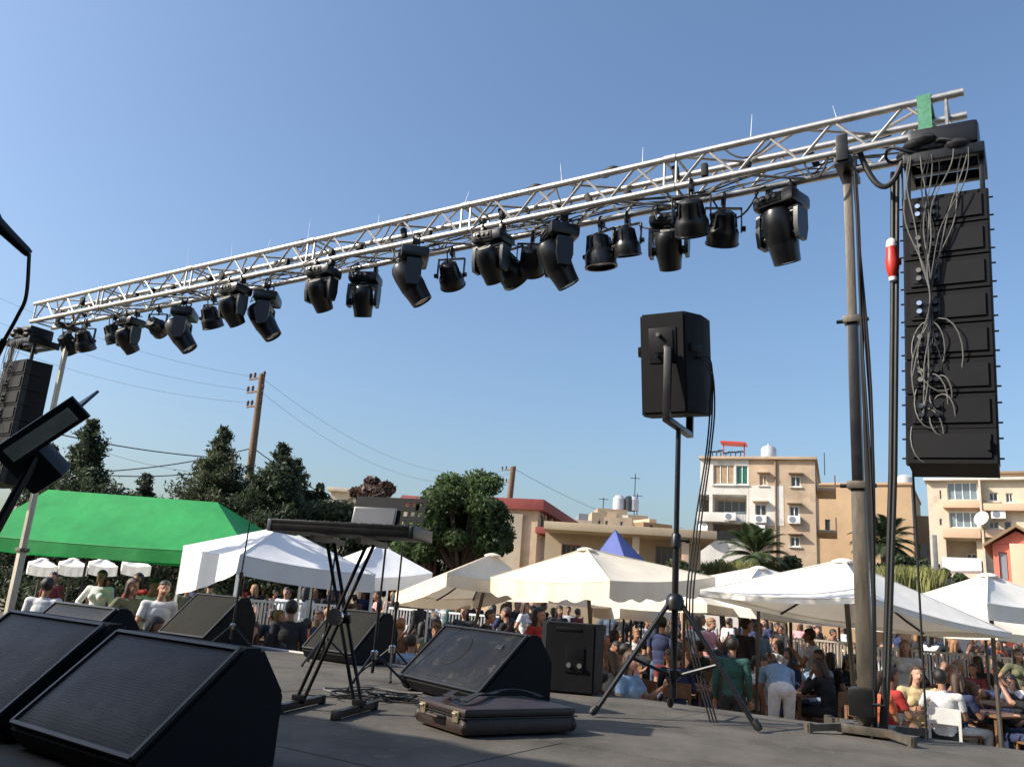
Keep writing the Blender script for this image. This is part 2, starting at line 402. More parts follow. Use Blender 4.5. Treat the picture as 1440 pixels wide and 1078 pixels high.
# ------------------------------------------------------------------ line arrays
def line_array(label, base, n, wdt, hgt, dep, tilt0):
    t = thing('line_array', label, 'speaker array', base)
    B = -NRM                       # the backs look at the stage
    m = MB()
    for s in (-1, 1):
        m.box(EDGE*s*(wdt/2-.02)+UP*.02, (.045, dep*1.2, .09), STAGE_M, .006)
    for d in (-.18, 0, .18):
        m.box(NRM*d+UP*.02, (wdt, .05, .07), STAGE_M, .006)
    m.build('fly_frame', M_('blackmetal'), t)
    for s in (-1, 1):
        m = MB(); m.box(EDGE*s*(wdt/2-.02)-NRM*.12+UP*-.13, (.03, .04, .26), STAGE_M, .004); m.build('link_bar', M_('blackmetal'), t)
    m = MB(); m.box(NRM*-.02+UP*.16, (.42, .34, .16), STAGE_M, .03); m.build('hoist', M_('blackmetal'), t)
    for k in range(7):
        m = MB(); m.ell(EDGE*random.uniform(-.28, .28)+NRM*random.uniform(-.25, .1)+UP*random.uniform(.07, .17), (.08, .06, .045), STAGE_M, 8, 6); m.build('cable_coil', M_('rubber'), t)
    for k in range(2):
        m = MB(); r0 = .1; pts = [EDGE*(.05+.3*(k-1)+.1*math.cos(a))+NRM*(-.16+.06*math.sin(a))+UP*(.09+.03*math.sin(2*a)) for a in np.linspace(0, 6.28, 18)]
        m.tube(pts, .011, 5); m.build('cable_coil', M_('rubber'), t)
    p = UP*-.25; a = tilt0
    for i in range(n):
        a2 = a + (rad(.25) if i < n-1 else rad(3))
        R = STAGE_M @ Matrix.Rotation(-a2, 3, 'X')
        ctr = p + R @ V((0, 0, -hgt/2))
        m = MB()
        ex, ey, ez = R.col[0], R.col[1], R.col[2]
        hh = hgt*.496
        last = i == n-1
        prof = [(-dep/2, -hh*.95), (-dep/2, hh*.95), (dep/2, hh), (dep/2, -hh)]
        def q(x, y, z): return ctr+ex*x+ey*y+ez*z
        m.prism([q(-wdt/2, y, z) for y, z in prof], (0, 0, 0), ex*wdt)
        cab = m.build('cabinet', M_('blackcab'), t)
        m = MB(); bev = .012
        yb = -dep/2-.004
        m.prism([q(-wdt*.44, yb, -hh*.66), q(wdt*.44, yb, -hh*.66), q(wdt*.44, yb, hh*.66), q(-wdt*.44, yb, hh*.66)], (0, 0, 0), ey*-.008); m.build('rear_panel', M_('blackpl_soft'), cab)
        for s in (-1, 1):
            m = MB(); m.prism([q(s*wdt*.5, y, z*.96) for y, z in ((-dep/2+.01, -hh), (-dep/2+.01, hh), (-dep/2+.07, hh), (-dep/2+.07, -hh))], (0, 0, 0), ex*s*.012); m.build('rail', M_('blackmetal'), cab)
            for zz in (-.6, .5):
                m = MB(); m.tube([q(s*(wdt/2+.005), -dep/2+.04, hh*zz), q(s*(wdt/2+.035), -dep/2+.04, hh*zz)], .006, 8); m.build('pin', M_('blackmetal'), cab)
        if not last:
            m = MB(); m.prism([q(-wdt*.40, yb-.008, -hh*.5), q(-wdt*.08, yb-.008, -hh*.5), q(-wdt*.08, yb-.008, hh*.5), q(-wdt*.40, yb-.008, hh*.5)], (0, 0, 0), ey*-.005); cp = m.build('connector_plate', M_('blackmetal'), cab)
            for sx in (-.33, -.22, -.14):
                for sz in (-.25, .25):
                    m = MB(); m.tube([q(sx*wdt, yb-.013, sz*hh), q(sx*wdt, yb-.035, sz*hh)], .016, 10); m.build('socket', M_(('chrome' if (i+int(sx*100)) % 3 == 0 else 'cablegrey') if sx < -.3 else 'blackpl'), cab)
        if last:
            m = MB(); m.prism([q(wdt*.40, yb-.008, -hh*.3), q(wdt*.43, yb-.008, -hh*.3), q(wdt*.43, yb-.008, hh*.3), q(wdt*.40, yb-.008, hh*.3)], (0, 0, 0), ey*-.02); m.build('handle', M_('blackpl_soft'), cab)
        p = p + R @ V((0, 0, -hgt)); a = a2
    L = -p.z
    # cables hanging over the backs, gathered half way
    for k in range(11):
        x0 = random.uniform(-.25, .16); xe = random.uniform(-.24, -.02); m = MB(); ze = -random.uniform(.5, .92)*L
        knot = V((-.09, 0, -L*.48)); pts = []
        for i in range(22):
            u = i/21; z = .02+(ze-.02)*u
            g = math.exp(-((z-knot.z)/(.16*L))**2)
            x = (x0*(1-u)+xe*u)*(1-g)+knot.x*g+.028*math.sin(u*11+k)*(1-g)
            pts.append(EDGE*x - NRM*(dep/2+.035+.012*(k % 4)+ .02*u) + UP*z)
        m.tube(pts, .0042, 5); m.build('cable', M_('cablegrey' if k % 3 else 'rubber'), t)
    for k in range(6):
        z0 = -L*random.uniform(.5, .85); x0 = random.uniform(-.14, -.04); rr = random.uniform(.07, .16); m = MB()
        pts = [EDGE*(x0+rr*math.sin(a)*.8)-NRM*(dep/2+.05+.02*math.sin(a*2))+UP*(z0-rr*1.5*(1-math.cos(a))) for a in np.linspace(0, 6.28, 20)]
        m.tube(pts, .0042, 5); m.build('cable', M_('cablegrey'), t)
    return t
RA = V((2.80, 5.0, 4.86))
ra_o = line_array('black hanging speaker array with dangling cables at the right end of the truss', RA, 8, .475, .227, .32, rad(.5))
ra_o.matrix_basis = Matrix.Translation(RA+EDGE*.025) @ Matrix.Rotation(rad(1.7), 4, NRM)     # hangs slightly out of plumb
LA = V((-6.72, 11.15, 4.78))
line_array('black hanging speaker array behind the left tower at the far end of the truss', LA, 8, .60, .213, .36, rad(-1))
# ------------------------------------------------------------------ lamps on the truss
RZ = math.atan2(EDGE.y, EDGE.x)
def clamp(m, x, y):
    m.box((x, y, -.045), (.035, .07, .05), None, .006)
    pts = [(x, y+.032*math.cos(a), .032*math.sin(a)) for a in np.linspace(rad(-60), rad(240), 12)]
    m.tube(pts, .009, 6); m.tube([(x, y+.03, -.05), (x, y+.075, -.05)], .007, 6); m.tube([(x, y, -.06), (x, y, -.11)], .01, 6)
def moving_head(label, loc, tilt, pan, big):
    t = thing('moving_head_light', label, 'stage light', loc, RZ+rad(pan), 'moving head lights hung from the truss')
    k = 1.0 if big else .9
    m = MB(); clamp(m, -.1, 0); m.build('clamp', M_('blackmetal'), t)
    m = MB(); clamp(m, .1, 0); m.build('clamp', M_('blackmetal'), t)
    m = MB(); m.box((0, 0, -.165*k), (.35*k, .27*k, .115*k), None, .035, None); m.box((0, 0, -.112*k), (.25*k, .2*k, .02), None, .006)
    b = m.build('base', M_('blackpl'), t)
    m = MB(); m.box((-.02, -.137*k, -.165*k), (.2*k, .008, .07*k), None, .002); m.build('connector_panel', M_('blackpl_soft'), b)
    for x in (-.07, -.02, .03):
        m = MB(); m.tube([(x, -.14*k, -.16*k), (x, -.155*k, -.16*k)], .014, 10); m.build('socket', M_('chrome' if x < -.05 else 'cablegrey'), b)
    m = MB(); m.tube([(-.06, -.15*k, -.16*k), (-.07, -.20, -.2), (-.11, -.19, -.1), (-.1, -.06, .0)], .007, 5); m.build('power_cable', M_('rubber'), t)
    # yoke
    z0, z1 = -.235*k, -.5*k   # yoke top and tips
    m = MB(); m.lathe([(.09*k, -.02), (.09*k, .02)], (0, 0, z0+.012), n=16)
    m.box((0, 0, z0-.018), (.335*k, .13*k, .04*k), None, .012)
    for s in (-1, 1):
        m.prism([(s*.145*k, y*k, z*k) for y, z in ((-.07, -.245), (.07, -.245), (.075, -.40), (.05, -.50), (-.05, -.50), (-.075, -.40))], (0, 0, 0), (s*.035*k, 0, 0))
    m.build('yoke', M_('blackpl'), t)
    m = MB(); m.box((0, 0, z0-.043), (.27*k, .12*k, .008), None, .002); m.build('yoke_sunlit_plate', M_('ring'), t)  # pale plate added for the sunlit look inside the yoke
    for s in (-1, 1):
        m = MB(); m.box((s*.1415*k, 0, -.31*k), (.005, .10*k, .09*k), None, .001); m.build('yoke_sunlit_plate', M_('ring'), t)  # sunlight on the inner arms, put in as pale plates
    ax = V((0, math.sin(rad(tilt)), -math.cos(rad(tilt)))); c = V((0, 0, -.44*k))
    m = MB(); r = .122*k; L = .43*k if big else .36*k
    m.lathe([(.05*k, -L*.52), (.088*k, -L*.5), (.112*k, -L*.40), (.121*k, -L*.22), (.121*k, .04*k), (.117*k, .05*k), (.117*k, .06*k), (.108*k, L*.28), (.103*k, L*.42), (.100*k, L*.48), (.088*k, L*.48), (.086*k, L*.44)], c, ax, 28)
    h = m.build('head', M_('blackpl'), t)
    m = MB(); m.lathe([(.086*k, L*.44), (.07*k, L*.462), (.04*k, L*.472), (.001, L*.476)], c, ax, 24); m.build('lens', M_('lens'), h)
    m = MB(); m.lathe([(.066*k, -L*.535), (.066*k, -L*.515), (.05*k, -L*.515), (.05*k, -L*.535)], c, ax, 24); m.build('vent_ring', M_('ring' if not big else 'blackpl_soft'), h)
    for i in range(3):
        a = ax.cross(V((1, 0, 0))); q = V((1, 0, 0))*math.cos(i*1.047)+a*math.sin(i*1.047)
        m = MB(); m.bar(c+ax*(-L*.525)-q*.055*k, c+ax*(-L*.525)+q*.055*k, .007, .007, ax); m.build('vent_bar', M_('ring' if not big else 'blackpl_soft'), h)
    for s in (-1, 1):
        m = MB(); m.lathe([(.04*k, 0), (.04*k, .03*k)], c+V((s*.118*k if s > 0 else -.148*k, 0, 0)), (1, 0, 0), 14); m.build('pivot', M_('blackmetal'), t)
    return t
def par_can(label, loc, tilt, pan, k=1.0):
    t = thing('par_lamp', label, 'stage light', loc, RZ+rad(pan), 'par lamps hung from the truss')
    m = MB(); clamp(m, 0, 0); m.build('clamp', M_('blackmetal'), t)
    m = MB()
    for s in (-1, 1):
        m.box((s*.135*k, 0, -.2*k), (.008, .035, .2*k), None, .001); m.tube([(s*.13*k, 0, -.27*k), (s*.165*k, 0, -.27*k)], .022*k, 10)
    m.box((0, 0, -.103*k), (.278*k, .035, .008), None, .001); m.build('bracket', M_('blackmetal'), t)
    ax = V((0, math.sin(rad(tilt)), -math.cos(rad(tilt)))); c = V((0, 0, -.27*k))
    m = MB(); m.lathe([(.055*k, -.135*k), (.075*k, -.12*k), (.085*k, -.085*k), (.088*k, -.03*k), (.108*k, .0), (.121*k, .03*k), (.122*k, .105*k), (.128*k, .108*k), (.128*k, .12*k), (.11*k, .12*k), (.108*k, .09*k)], c, ax, 26); h = m.build('can', M_('blackpl'), t)
    m = MB(); m.lathe([(.108*k, .09*k), (.06*k, .098*k), (.001, .1*k)], c, ax, 20); m.build('lens', M_('lens'), h)
    for i in range(8):
        a = i*math.pi/4; b = ax.cross(V((1, 0, 0))); q = V((1, 0, 0))*math.cos(a)+b*math.sin(a)
        m = MB(); m.bar(c+ax*(-.115*k)+q*.078*k, c+ax*(-.01*k)+q*.095*k, .006, .02*k, q); m.build('cooling_fin', M_('blackpl_soft'), h)
    m = MB(); m.tube([c-ax*.135*k, c-ax*.17*k+UP*.06, c-ax*.1*k+UP*.2*k, V((.02, 0, .0))], .007, 5); m.build('power_cable', M_('rubber'), t)
    return t
def truss_pt(px, n, dz=0):
    best = None; lo, hi = 0., TLEN
    for _ in range(40):
        mid = (lo+hi)/2; p = T0+TU*mid+NRM*n+UP*dz
        if proj(p)[0] > px: lo = mid
        else: hi = mid
    return T0+TU*lo+NRM*n
ordn = ['first', 'second', 'third', 'fourth', 'fifth', 'sixth', 'seventh', 'eighth', 'ninth', 'tenth', 'eleventh', 'twelfth', 'thirteenth']
MH = [(180, TS, 44, 0, 0), (256, TS, 40, -50, 1), (327, 0, 42, 0, 0), (373, TS, 38, -52, 1), (451, 0, 40, 5, 0), (511, TS, 22, 25, 0), (580, 0, 36, -48, 1), (690, 0, 42, 0, 0), (785, .12, 34, -42, 1), (941, TS, 36, 12, 0), (1099, TS, 22, -18, 1)]
for i, (px, n, ti, pn, big) in enumerate(MH):
    l = ('big' if big else 'smaller') + ' black moving head light, ' + ordn[i] + ' moving head from the left end of the truss'
    if i == len(MH)-1: l = 'big black moving head light nearest the right tower, hanging alone'
    moving_head(l, truss_pt(px, n, -.35), ti, pn, big)
PR = [(96, TS, 50, 10, 1.05), (118, TS, 35, 20, 1.05), (158, TS, 30, -20, .95), (219, TS, 80, 20, .95), (296, TS, 35, 10, 1.), (633, TS, 50, 15, 1.), (716, TS, 60, -10, 1.15), (747, TS, 52, 25, 1.), (844, TS, 10, -15, 1.12), (881, TS, 20, 0, .95), (972, 0, 38, 10, 1.1), (1017, TS, 40, 25, 1.05)]
for i, (px, n, ti, pn, k) in enumerate(PR):
    par_can('round black par lamp, ' + ordn[i] + ' par lamp from the left end of the truss', truss_pt(px, n, -.3), ti, pn, k)

# ------------------------------------------------------------------ stage gear
mat('grille', (.010, .010, .014), .5, .1, .25, 8, .55, 330, perf=120, spec=.3)
mat('grille_worn', (.014, .0135, .014), .40, .3, .3, 8, .55, 330, dirt=((.10, .09, .075), 5, .56), perf=120, spec=.3)
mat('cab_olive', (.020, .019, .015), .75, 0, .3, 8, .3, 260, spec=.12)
mat('trim', (.016, .016, .018), .42, .2, .2, 8)
def wedge(label, p, ang, wd, h, run, gm='grille', cm='blackcab', horn=False):
    """p: top left corner of the grille (plan), ang: heading of the top edge"""
    t = thing('floor_monitor', label, 'stage monitor', (p[0], p[1], STAGE_Z+.008), ang, 'wedge floor monitors on the stage')
    # local: x along the top edge, -y towards the listener
    prof = [(-run, .075), (0, h), (.085, h), (.20, h*.62), (.20, .0), (-run+.05, .0)]
    m = MB(); bm = bmesh.new()
    A = [bm.verts.new((0, y, z)) for y, z in prof]; f = bm.faces.new(A)
    r = bmesh.ops.extrude_face_region(bm, geom=[f]); bmesh.ops.translate(bm, verts=[g for g in r['geom'] if isinstance(g, bmesh.types.BMVert)], vec=(wd, 0, 0))
    bmesh.ops.bevel(bm, geom=bm.edges[:], offset=.012, segments=2, affect='EDGES')
    bm.verts.index_update(); m.add([v.co for v in bm.verts], [[v.index for v in f.verts] for f in bm.faces]); bm.free()
    m.build('cabinet', M_(cm), t)
    d = V((0, run, h-.075)); L = d.length; d /= L; nn = V((0, -d.z, d.y))
    def g(x, u, o): return V((x, -run, .075)) + d*u + nn*o
    m = MB(); nx, nu = 14, 12; vs = []; fs = []
    e = .022
    for i in range(nx+1):
        for j in range(nu+1):
            a, b = i/nx, j/nu; bul = .016*(1-(2*a-1)**4)*(1-(2*b-1)**4)
            vs.append(g(e+(wd-2*e)*a, e+(L-2*e)*b, .004+bul))
    for i in range(nx):
        for j in range(nu): k = i*(nu+1)+j; fs.append((k, k+nu+1, k+nu+2, k+1))
    m.add(vs, fs); gr = m.build('grille', M_(gm), t, 60)
    for a, b in (((0, 0), (1, 0)), ((1, 0), (1, 1)), ((1, 1), (0, 1)), ((0, 1), (0, 0))):
        P = g(.014+(wd-.028)*a[0], .014+(L-.028)*a[1], .008); Q = g(.014+(wd-.028)*b[0], .014+(L-.028)*b[1], .008)
        m = MB(); m.bar(P, Q, .014, .012, nn); m.build('grille_frame', M_('trim'), t)
    m = MB(); m.box((wd*.5, .202, h*.35), (.22, .01, .09), None, .003); m.build('handle', M_('blackpl_soft'), t)
    if horn:
        m = MB(); m.lathe([(.13, .0), (.128, .01), (.115, .012), (.001, .012)], g(wd*.42, L*.56, .012), nn, 28); m.build('woofer_dome', M_('grille_worn'), gr)
        m = MB(); m.box(g(wd*.83, L*.72, .016), (.07, .035, .006), Matrix((V((1, 0, 0)), d, nn)).transposed(), .002); m.build('badge', M_('trim'), t)
    return t
def P2(px, py, h): return atz(px, py, STAGE_Z+h)
a1 = rad(-36.4)
w1 = V((-1.508, 3.506, 0)); dd = V((math.cos(a1), math.sin(a1), 0))
wedge('largest black floor monitor in the front left corner, right of its twin', w1, a1, .81, .41, .36)
wedge('big black floor monitor cut off by the left edge, in front', w1-dd*.93, a1, .84, .425, .36)
q = P2(80, 847, .41); wedge('black floor monitor standing behind the two big front ones', q, rad(-34), .72, .41, .34)
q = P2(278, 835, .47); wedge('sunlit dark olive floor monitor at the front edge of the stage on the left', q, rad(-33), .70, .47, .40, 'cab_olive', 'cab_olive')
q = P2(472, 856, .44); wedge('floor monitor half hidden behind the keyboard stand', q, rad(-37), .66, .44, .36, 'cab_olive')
q = V((-.345, 6.22, 0)); wedge('worn floor monitor with sunlit grille and round cone behind the case', q, rad(-54), .98, .43, .36, 'grille_worn', horn=True)

# brown instrument case lying in front of the worn monitor
cs = thing('instrument_case', 'flat dark brown leather case lying in front of the worn monitor', 'case', (.045, 4.56, STAGE_Z+.006), rad(35))
m = MB(); m.box((0, 0, .05), (.70, .46, .095), None, .03); body = m.build('lower_shell', M_('leather'), cs); cs.scale = (1, 1, .84)
m = MB(); m.box((0, 0, .125), (.695, .455, .05), None, .024); m.build('lid', M_('leather'), cs)
m = MB(); m.box((0, 0, .098), (.706, .466, .008), None, .002); m.build('rim', M_('trim'), cs)
for y in (-.16, .15):
    m = MB(); m.box((-.352, y, .098), (.012, .05, .06), None, .003); m.tube([(-.36, y-.015, .115), (-.36, y+.015, .115)], .008, 8); m.build('latch', M_('brass'), cs)
m = MB(); m.tube([(-.35, -.06, .075), (-.385, -.05, .08), (-.385, .05, .08), (-.35, .06, .075)], .011, 8); m.build('handle', M_('leather'), cs)
for sx in (-1, 1):
    for sy in (-1, 1):
        m = MB(); m.ell((sx*.332, sy*.212, .05), (.026, .026, .04), None, 10, 6); m.build('corner_cap', M_('leather'), cs)
# strap lying on the case
stp = thing('shoulder_strap', 'crumpled dark strap lying on top of the brown case', 'strap', (.045, 4.56, STAGE_Z+.134), rad(35))
m = MB(); pts = [(.3*math.cos(a*1.3)-.02*a+.03, .16*math.sin(a*2.2)+.05, .012+.02*abs(math.sin(a*3))) for a in np.linspace(0, 3.4, 26)]
for p, q2 in zip(pts[:-1], pts[1:]): m.bar(p, q2, .04, .006)
m.build('webbing', M_('blackcloth'), stp)

# black speaker box at the front edge
bxp = V((.60, 6.68, STAGE_Z+.006))
sb = thing('speaker_box', 'plain black speaker box with its rear connector plate at the stage edge', 'speaker', bxp, rad(-10))
m = MB()
pf = [(-.17, -.19), (.20, -.19), (.25, .19), (-.25, .19)]
bm = bmesh.new(); A = [bm.verts.new((x, y, 0)) for x, y in pf]; f = bm.faces.new(A); r = bmesh.ops.extrude_face_region(bm, geom=[f]); bmesh.ops.translate(bm, verts=[g for g in r['geom'] if isinstance(g, bmesh.types.BMVert)], vec=(0, 0, .50)); bmesh.ops.bevel(bm, geom=bm.edges[:], offset=.012, segments=2, affect='EDGES'); bm.verts.index_update()
m.add([v.co for v in bm.verts], [[v.index for v in f.verts] for f in bm.faces]); bm.free(); m.build('cabinet', M_('blackcab'), sb)
m = MB(); m.box((.05, -.193, .24), (.14, .01, .18), None, .003); cpl = m.build('connector_plate', M_('blackpl'), sb)
for x in (-.0, .08):
    m = MB(); m.tube([(x+.01, -.197, .2), (x+.01, -.215, .2)], .018, 12); m.build('socket', M_('cablegrey'), cpl)
m = MB(); m.box((0, -.18, .455), (.2, .03, .03), None, .008); m.build('handle', M_('blackpl_soft'), sb)

# speaker on a tripod
SPB = V((1.155, 5.5, STAGE_Z-.0))
stn = thing('speaker_stand', 'black tripod speaker stand in the middle of the stage', 'speaker stand', SPB)
m = MB(); m.tube([(0, 0, .12), (0, 0, 1.10)], .0215, 14); m.build('lower_pole', M_('blackmetal'), stn)
m = MB(); m.tube([(0, 0, 1.0), (0, 0, 1.865)], .0175, 14); m.build('upper_pole', M_('blackmetal'), stn)
m = MB(); m.lathe([(.024, -.05), (.033, -.045), (.033, .03), (.024, .045)], (0, 0, 1.1), n=14); m.tube([(0, 0, 1.1), (.07, 0, 1.1)], .008, 6); m.ell((.075, 0, 1.1), (.018, .014, .014)); m.build('clamp_collar', M_('blackpl'), stn)
m = MB(); m.lathe([(.035, -.05), (.06, -.04), (.06, .02), (.045, .05), (.03, .06)], (0, 0, .70), n=14); m.build('hub', M_('blackpl'), stn)
m = MB(); m.lathe([(.03, -.03), (.045, -.02), (.045, .03), (.03, .035)], (0, 0, .26), n=14); m.build('lower_hub', M_('blackpl'), stn)
for k, a in enumerate((200, 320, 80)):
    d = V((math.cos(rad(a)), math.sin(rad(a)), 0))
    lg = MB(); f0 = d*.55+UP*.02; lg.tube([d*.05+UP*.69, f0], .0155, 10); lo_ = lg.build('leg', M_('blackmetal'), stn)
    m = MB(); m.lathe([(.022, -.03), (.024, .01), (.018, .03)], f0+UP*.02, (d*.55-UP*.67), 10); m.build('rubber_foot', M_('rubber'), lo_)
    m = MB(); m.tube([d*.035+UP*.26, d*.30+UP*.35], .011, 8); m.build('brace', M_('blackmetal'), stn)
m = MB(); m.box((0, .0, 1.86), (.05, .56, .035), None, .004)
m.box((0, -.265, 2.10), (.05, .03, .50), None, .004); m.box((0, .265, 1.99), (.05, .03, .28), None, .004)
yk = m.build('yoke_bracket', M_('blackmetal'), stn); yk.rotation_euler = (0, 0, rad(-29))
spk = thing('loudspeaker', 'black loudspeaker on a tripod seen from behind above the stage', 'speaker', SPB+V((-.05, .02, 0)), rad(-29))
SM = Matrix.Rotation(rad(9), 3, 'X')
bm = bmesh.new(); pf = [(-.155, -.20), (.155, -.20), (.225, .0), (.225, .20), (-.225, .20), (-.225, .0)]
A = [bm.verts.new((x, y, -.345)) for x, y in pf]; f = bm.faces.new(A); r = bmesh.ops.extrude_face_region(bm, geom=[f]); bmesh.ops.translate(bm, verts=[g for g in r['geom'] if isinstance(g, bmesh.types.BMVert)], vec=(0, 0, .69)); bmesh.ops.bevel(bm, geom=bm.edges[:], offset=.012, segments=2, affect='EDGES'); bm.verts.index_update()
c0 = V((0, 0, 2.295)); m = MB(); m.add([SM @ v.co + c0 for v in bm.verts], [[v.index for v in f.verts] for f in bm.faces]); bm.free()
m.build('cabinet', M_('blackcab'), spk)
m = MB(); m.box(SM @ V((0, -.203, .12)) + c0, (.19, .008, .24), SM, .003); cpl = m.build('connector_plate', M_('blackpl'), spk)
m = MB(); m.box(SM @ V((.01, -.21, .145)) + c0, (.13, .012, .15), SM, .004); m.build('recess', M_('blackpl_soft'), cpl)
for x, z in ((-.03, .05), (.04, .05), (.03, .1), (-.02, .19)):
    m = MB(); m.tube([SM @ V((x, -.21, z))+c0, SM @ V((x, -.245, z))+c0], .013, 10); m.build('socket', M_('chrome' if z < .08 else 'cablegrey'), cpl)
m = MB(); m.box(SM @ V((0, .203, 0))+c0, (.42, .01, .64), SM, .003); m.build('grille', M_('grille'), spk)
for s in (-1, 1):
    m = MB(); m.box(SM @ V((s*.19, -.10, .1))+c0, (.04, .12, .06), SM @ Matrix.Rotation(s*-.33, 3, 'Z'), .01); m.build('handle', M_('blackpl_soft'), spk)
lc = thing('speaker_cable', 'black leads hanging from the loudspeaker down its tripod', 'cables', SPB)
for k, (x0, x1) in enumerate(((.19, .10), (.22, .14), (.205, .12))):
    m = MB(); pts = [(.05, -.13, 2.36-.03*k), (.16, -.2, 2.22+.04*k), (x0, -.1, 2.02), (x0-.01, -.05, 1.7), (x1, -.04, 1.1), (x1-.03, -.05, .55), (x1+.1, -.15, .012)]
    from mathutils.geometry import interpolate_bezier
    def smooth_pts(pp, n=6):
        pp = [V(p) for p in pp]; out = []
        for i in range(len(pp)-1):
            p0 = pp[max(i-1, 0)]; p1 = pp[i]; p2 = pp[i+1]; p3 = pp[min(i+2, len(pp)-1)]
            for j in range(n):
                t = j/n; out.append(.5*((2*p1)+(p2-p0)*t+(2*p0-5*p1+4*p2-p3)*t*t+(3*p1-p0-3*p2+p3)*t**3))
        return out+[pp[-1]]
    m.tube(smooth_pts(pts), .006, 6); m.build('cable', M_('rubber'), lc)

# keyboard on a double X stand
KB = V((-.845, 4.72, STAGE_Z)); ka = rad(-14)
xs = thing('keyboard_stand', 'black double braced X stand under the keyboard', 'stand', KB, ka)
for y in (-.16, .16):
    m = MB(); pass
def xleg(x0, x1, y): 
    m = MB()
    for dx in (-.021, .021): m.tube([(x0+dx, y, .03), (x1+dx, y, .885)], .0105, 8)
    m.box(((x0+x1)/2, y, .48), (.07, .03, .05), None, .006); m.box((x0, y, .06), (.075, .03, .03), None, .004)
    return m
xleg(-.17, .14, -.03).build('leg', M_('blackmetal'), xs); xleg(.15, -.13, .035).build('leg', M_('blackmetal'), xs)
for x in (-.17, .15):
    m = MB(); m.bar((x, -.24, .028), (x, .24, .028), .035); fb = m.build('foot_bar', M_('blackmetal'), xs)
    for y in (-.25, .25):
        m = MB(); m.box((x, y, .025), (.045, .04, .05), None, .008); m.build('end_cap', M_('rubber'), fb)
for x in (-.13, .14):
    m = MB(); m.bar((x, -.2, .895), (x, .2, .895), .03); m.build('support_bar', M_('blackmetal'), xs)
m = MB(); m.tube([(0, -.07, .49), (0, .09, .49)], .02, 10); m.lathe([(.045, 0), (.045, .02)], (0, -.08, .49), (0, 1, 0), 14); m.build('pivot', M_('chrome'), xs)
kb = thing('keyboard', 'long black electronic keyboard seen from below on its stand', 'keyboard', KB+V((0, 0, .912)), ka)
m = MB(); m.box((0, 0, .045), (.90, .32, .06), None, .012); m.build('body', M_('blackpl'), kb)
m = MB(); m.box((-.0, .12, .08), (.88, .09, .012), None, .003); m.build('control_panel', M_('blackpl_soft'), kb)
for i in range(36):
    m = MB() if i == 0 else None
    if i == 0: m.box((0, 0, 0), (.0225, .15, .016), None, .002); kme = m.mesh('white_key', M_('white'))
    inst(kme, 'white_key', kb, (-.41+i*.0235, -.06, .080))
    if i % 7 not in (2, 6):
        if i == 0: m2 = MB(); m2.box((0, 0, 0), (.013, .09, .018), None, .002); bme = m2.mesh('black_key', M_('blackpl'))
        inst(bme, 'black_key', kb, (-.398+i*.0235, -.03, .093))
m = MB(); m.box((0, -.152, .075), (.88, .018, .03), None, .004); m.build('front_lip', M_('blackpl'), kb)
for x in (-.45, .45):
    m = MB(); m.box((x, 0, .05), (.03, .33, .08), None, .01); m.build('end_cheek', M_('greypl' if x < 0 else 'blackpl'), kb)
for i in range(9):
    m = MB(); m.tube([(-.38+i*.05, .12, .085), (-.38+i*.05, .12, .105)], .011, 10); m.build('knob', M_('cablegrey'), kb)
kb.scale = (.93, 1, .85)
# music rest with grid of holes on the right, tablet leaning on it
mr_ = thing('music_rest', 'dark slotted music rest standing on the right half of the keyboard', 'music rest', KB+V((0, 0, .958)), ka)
m = MB(); RX = Matrix.Rotation(rad(-14), 3, 'X'); bo = V((.17, .16, -.005))
def rr(x, z, y=0): return bo + RX @ V((x, y, z))
W, HH = .44, .23
xsl = [-.25, .06, .085, .105, .13, .15, .175, .19]; zsl = [0, .06, .09, .12, .15, .18, .205, .23]
for i in range(7):
    for j in range(7):
        if i in (1, 3, 5) and j in (1, 3, 5): continue
        cx, cz = (xsl[i]+xsl[i+1])/2, (zsl[j]+zsl[j+1])/2
        m.box(rr(cx, cz), (xsl[i+1]-xsl[i], .008, zsl[j+1]-zsl[j]), RX)
m.build('panel', M_('blackpl_soft'), mr_)
m = MB(); m.box(rr(-.03, .005, -.03), (.44, .06, .012), RX, .003); m.build('ledge', M_('blackpl_soft'), mr_)
tb = thing('tablet', 'pale grey tablet leaning on the music rest of the keyboard', 'tablet', KB+V((0, 0, .958)), ka)
m = MB(); m.box(rr(-.11, .085, -.014), (.27, .01, .15), RX, .004); m.build('body', M_('greypl'), tb)
m = MB(); m.box(rr(-.11, .085, -.0205), (.25, .002, .13), RX); m.build('screen', M_('greypl'), tb)

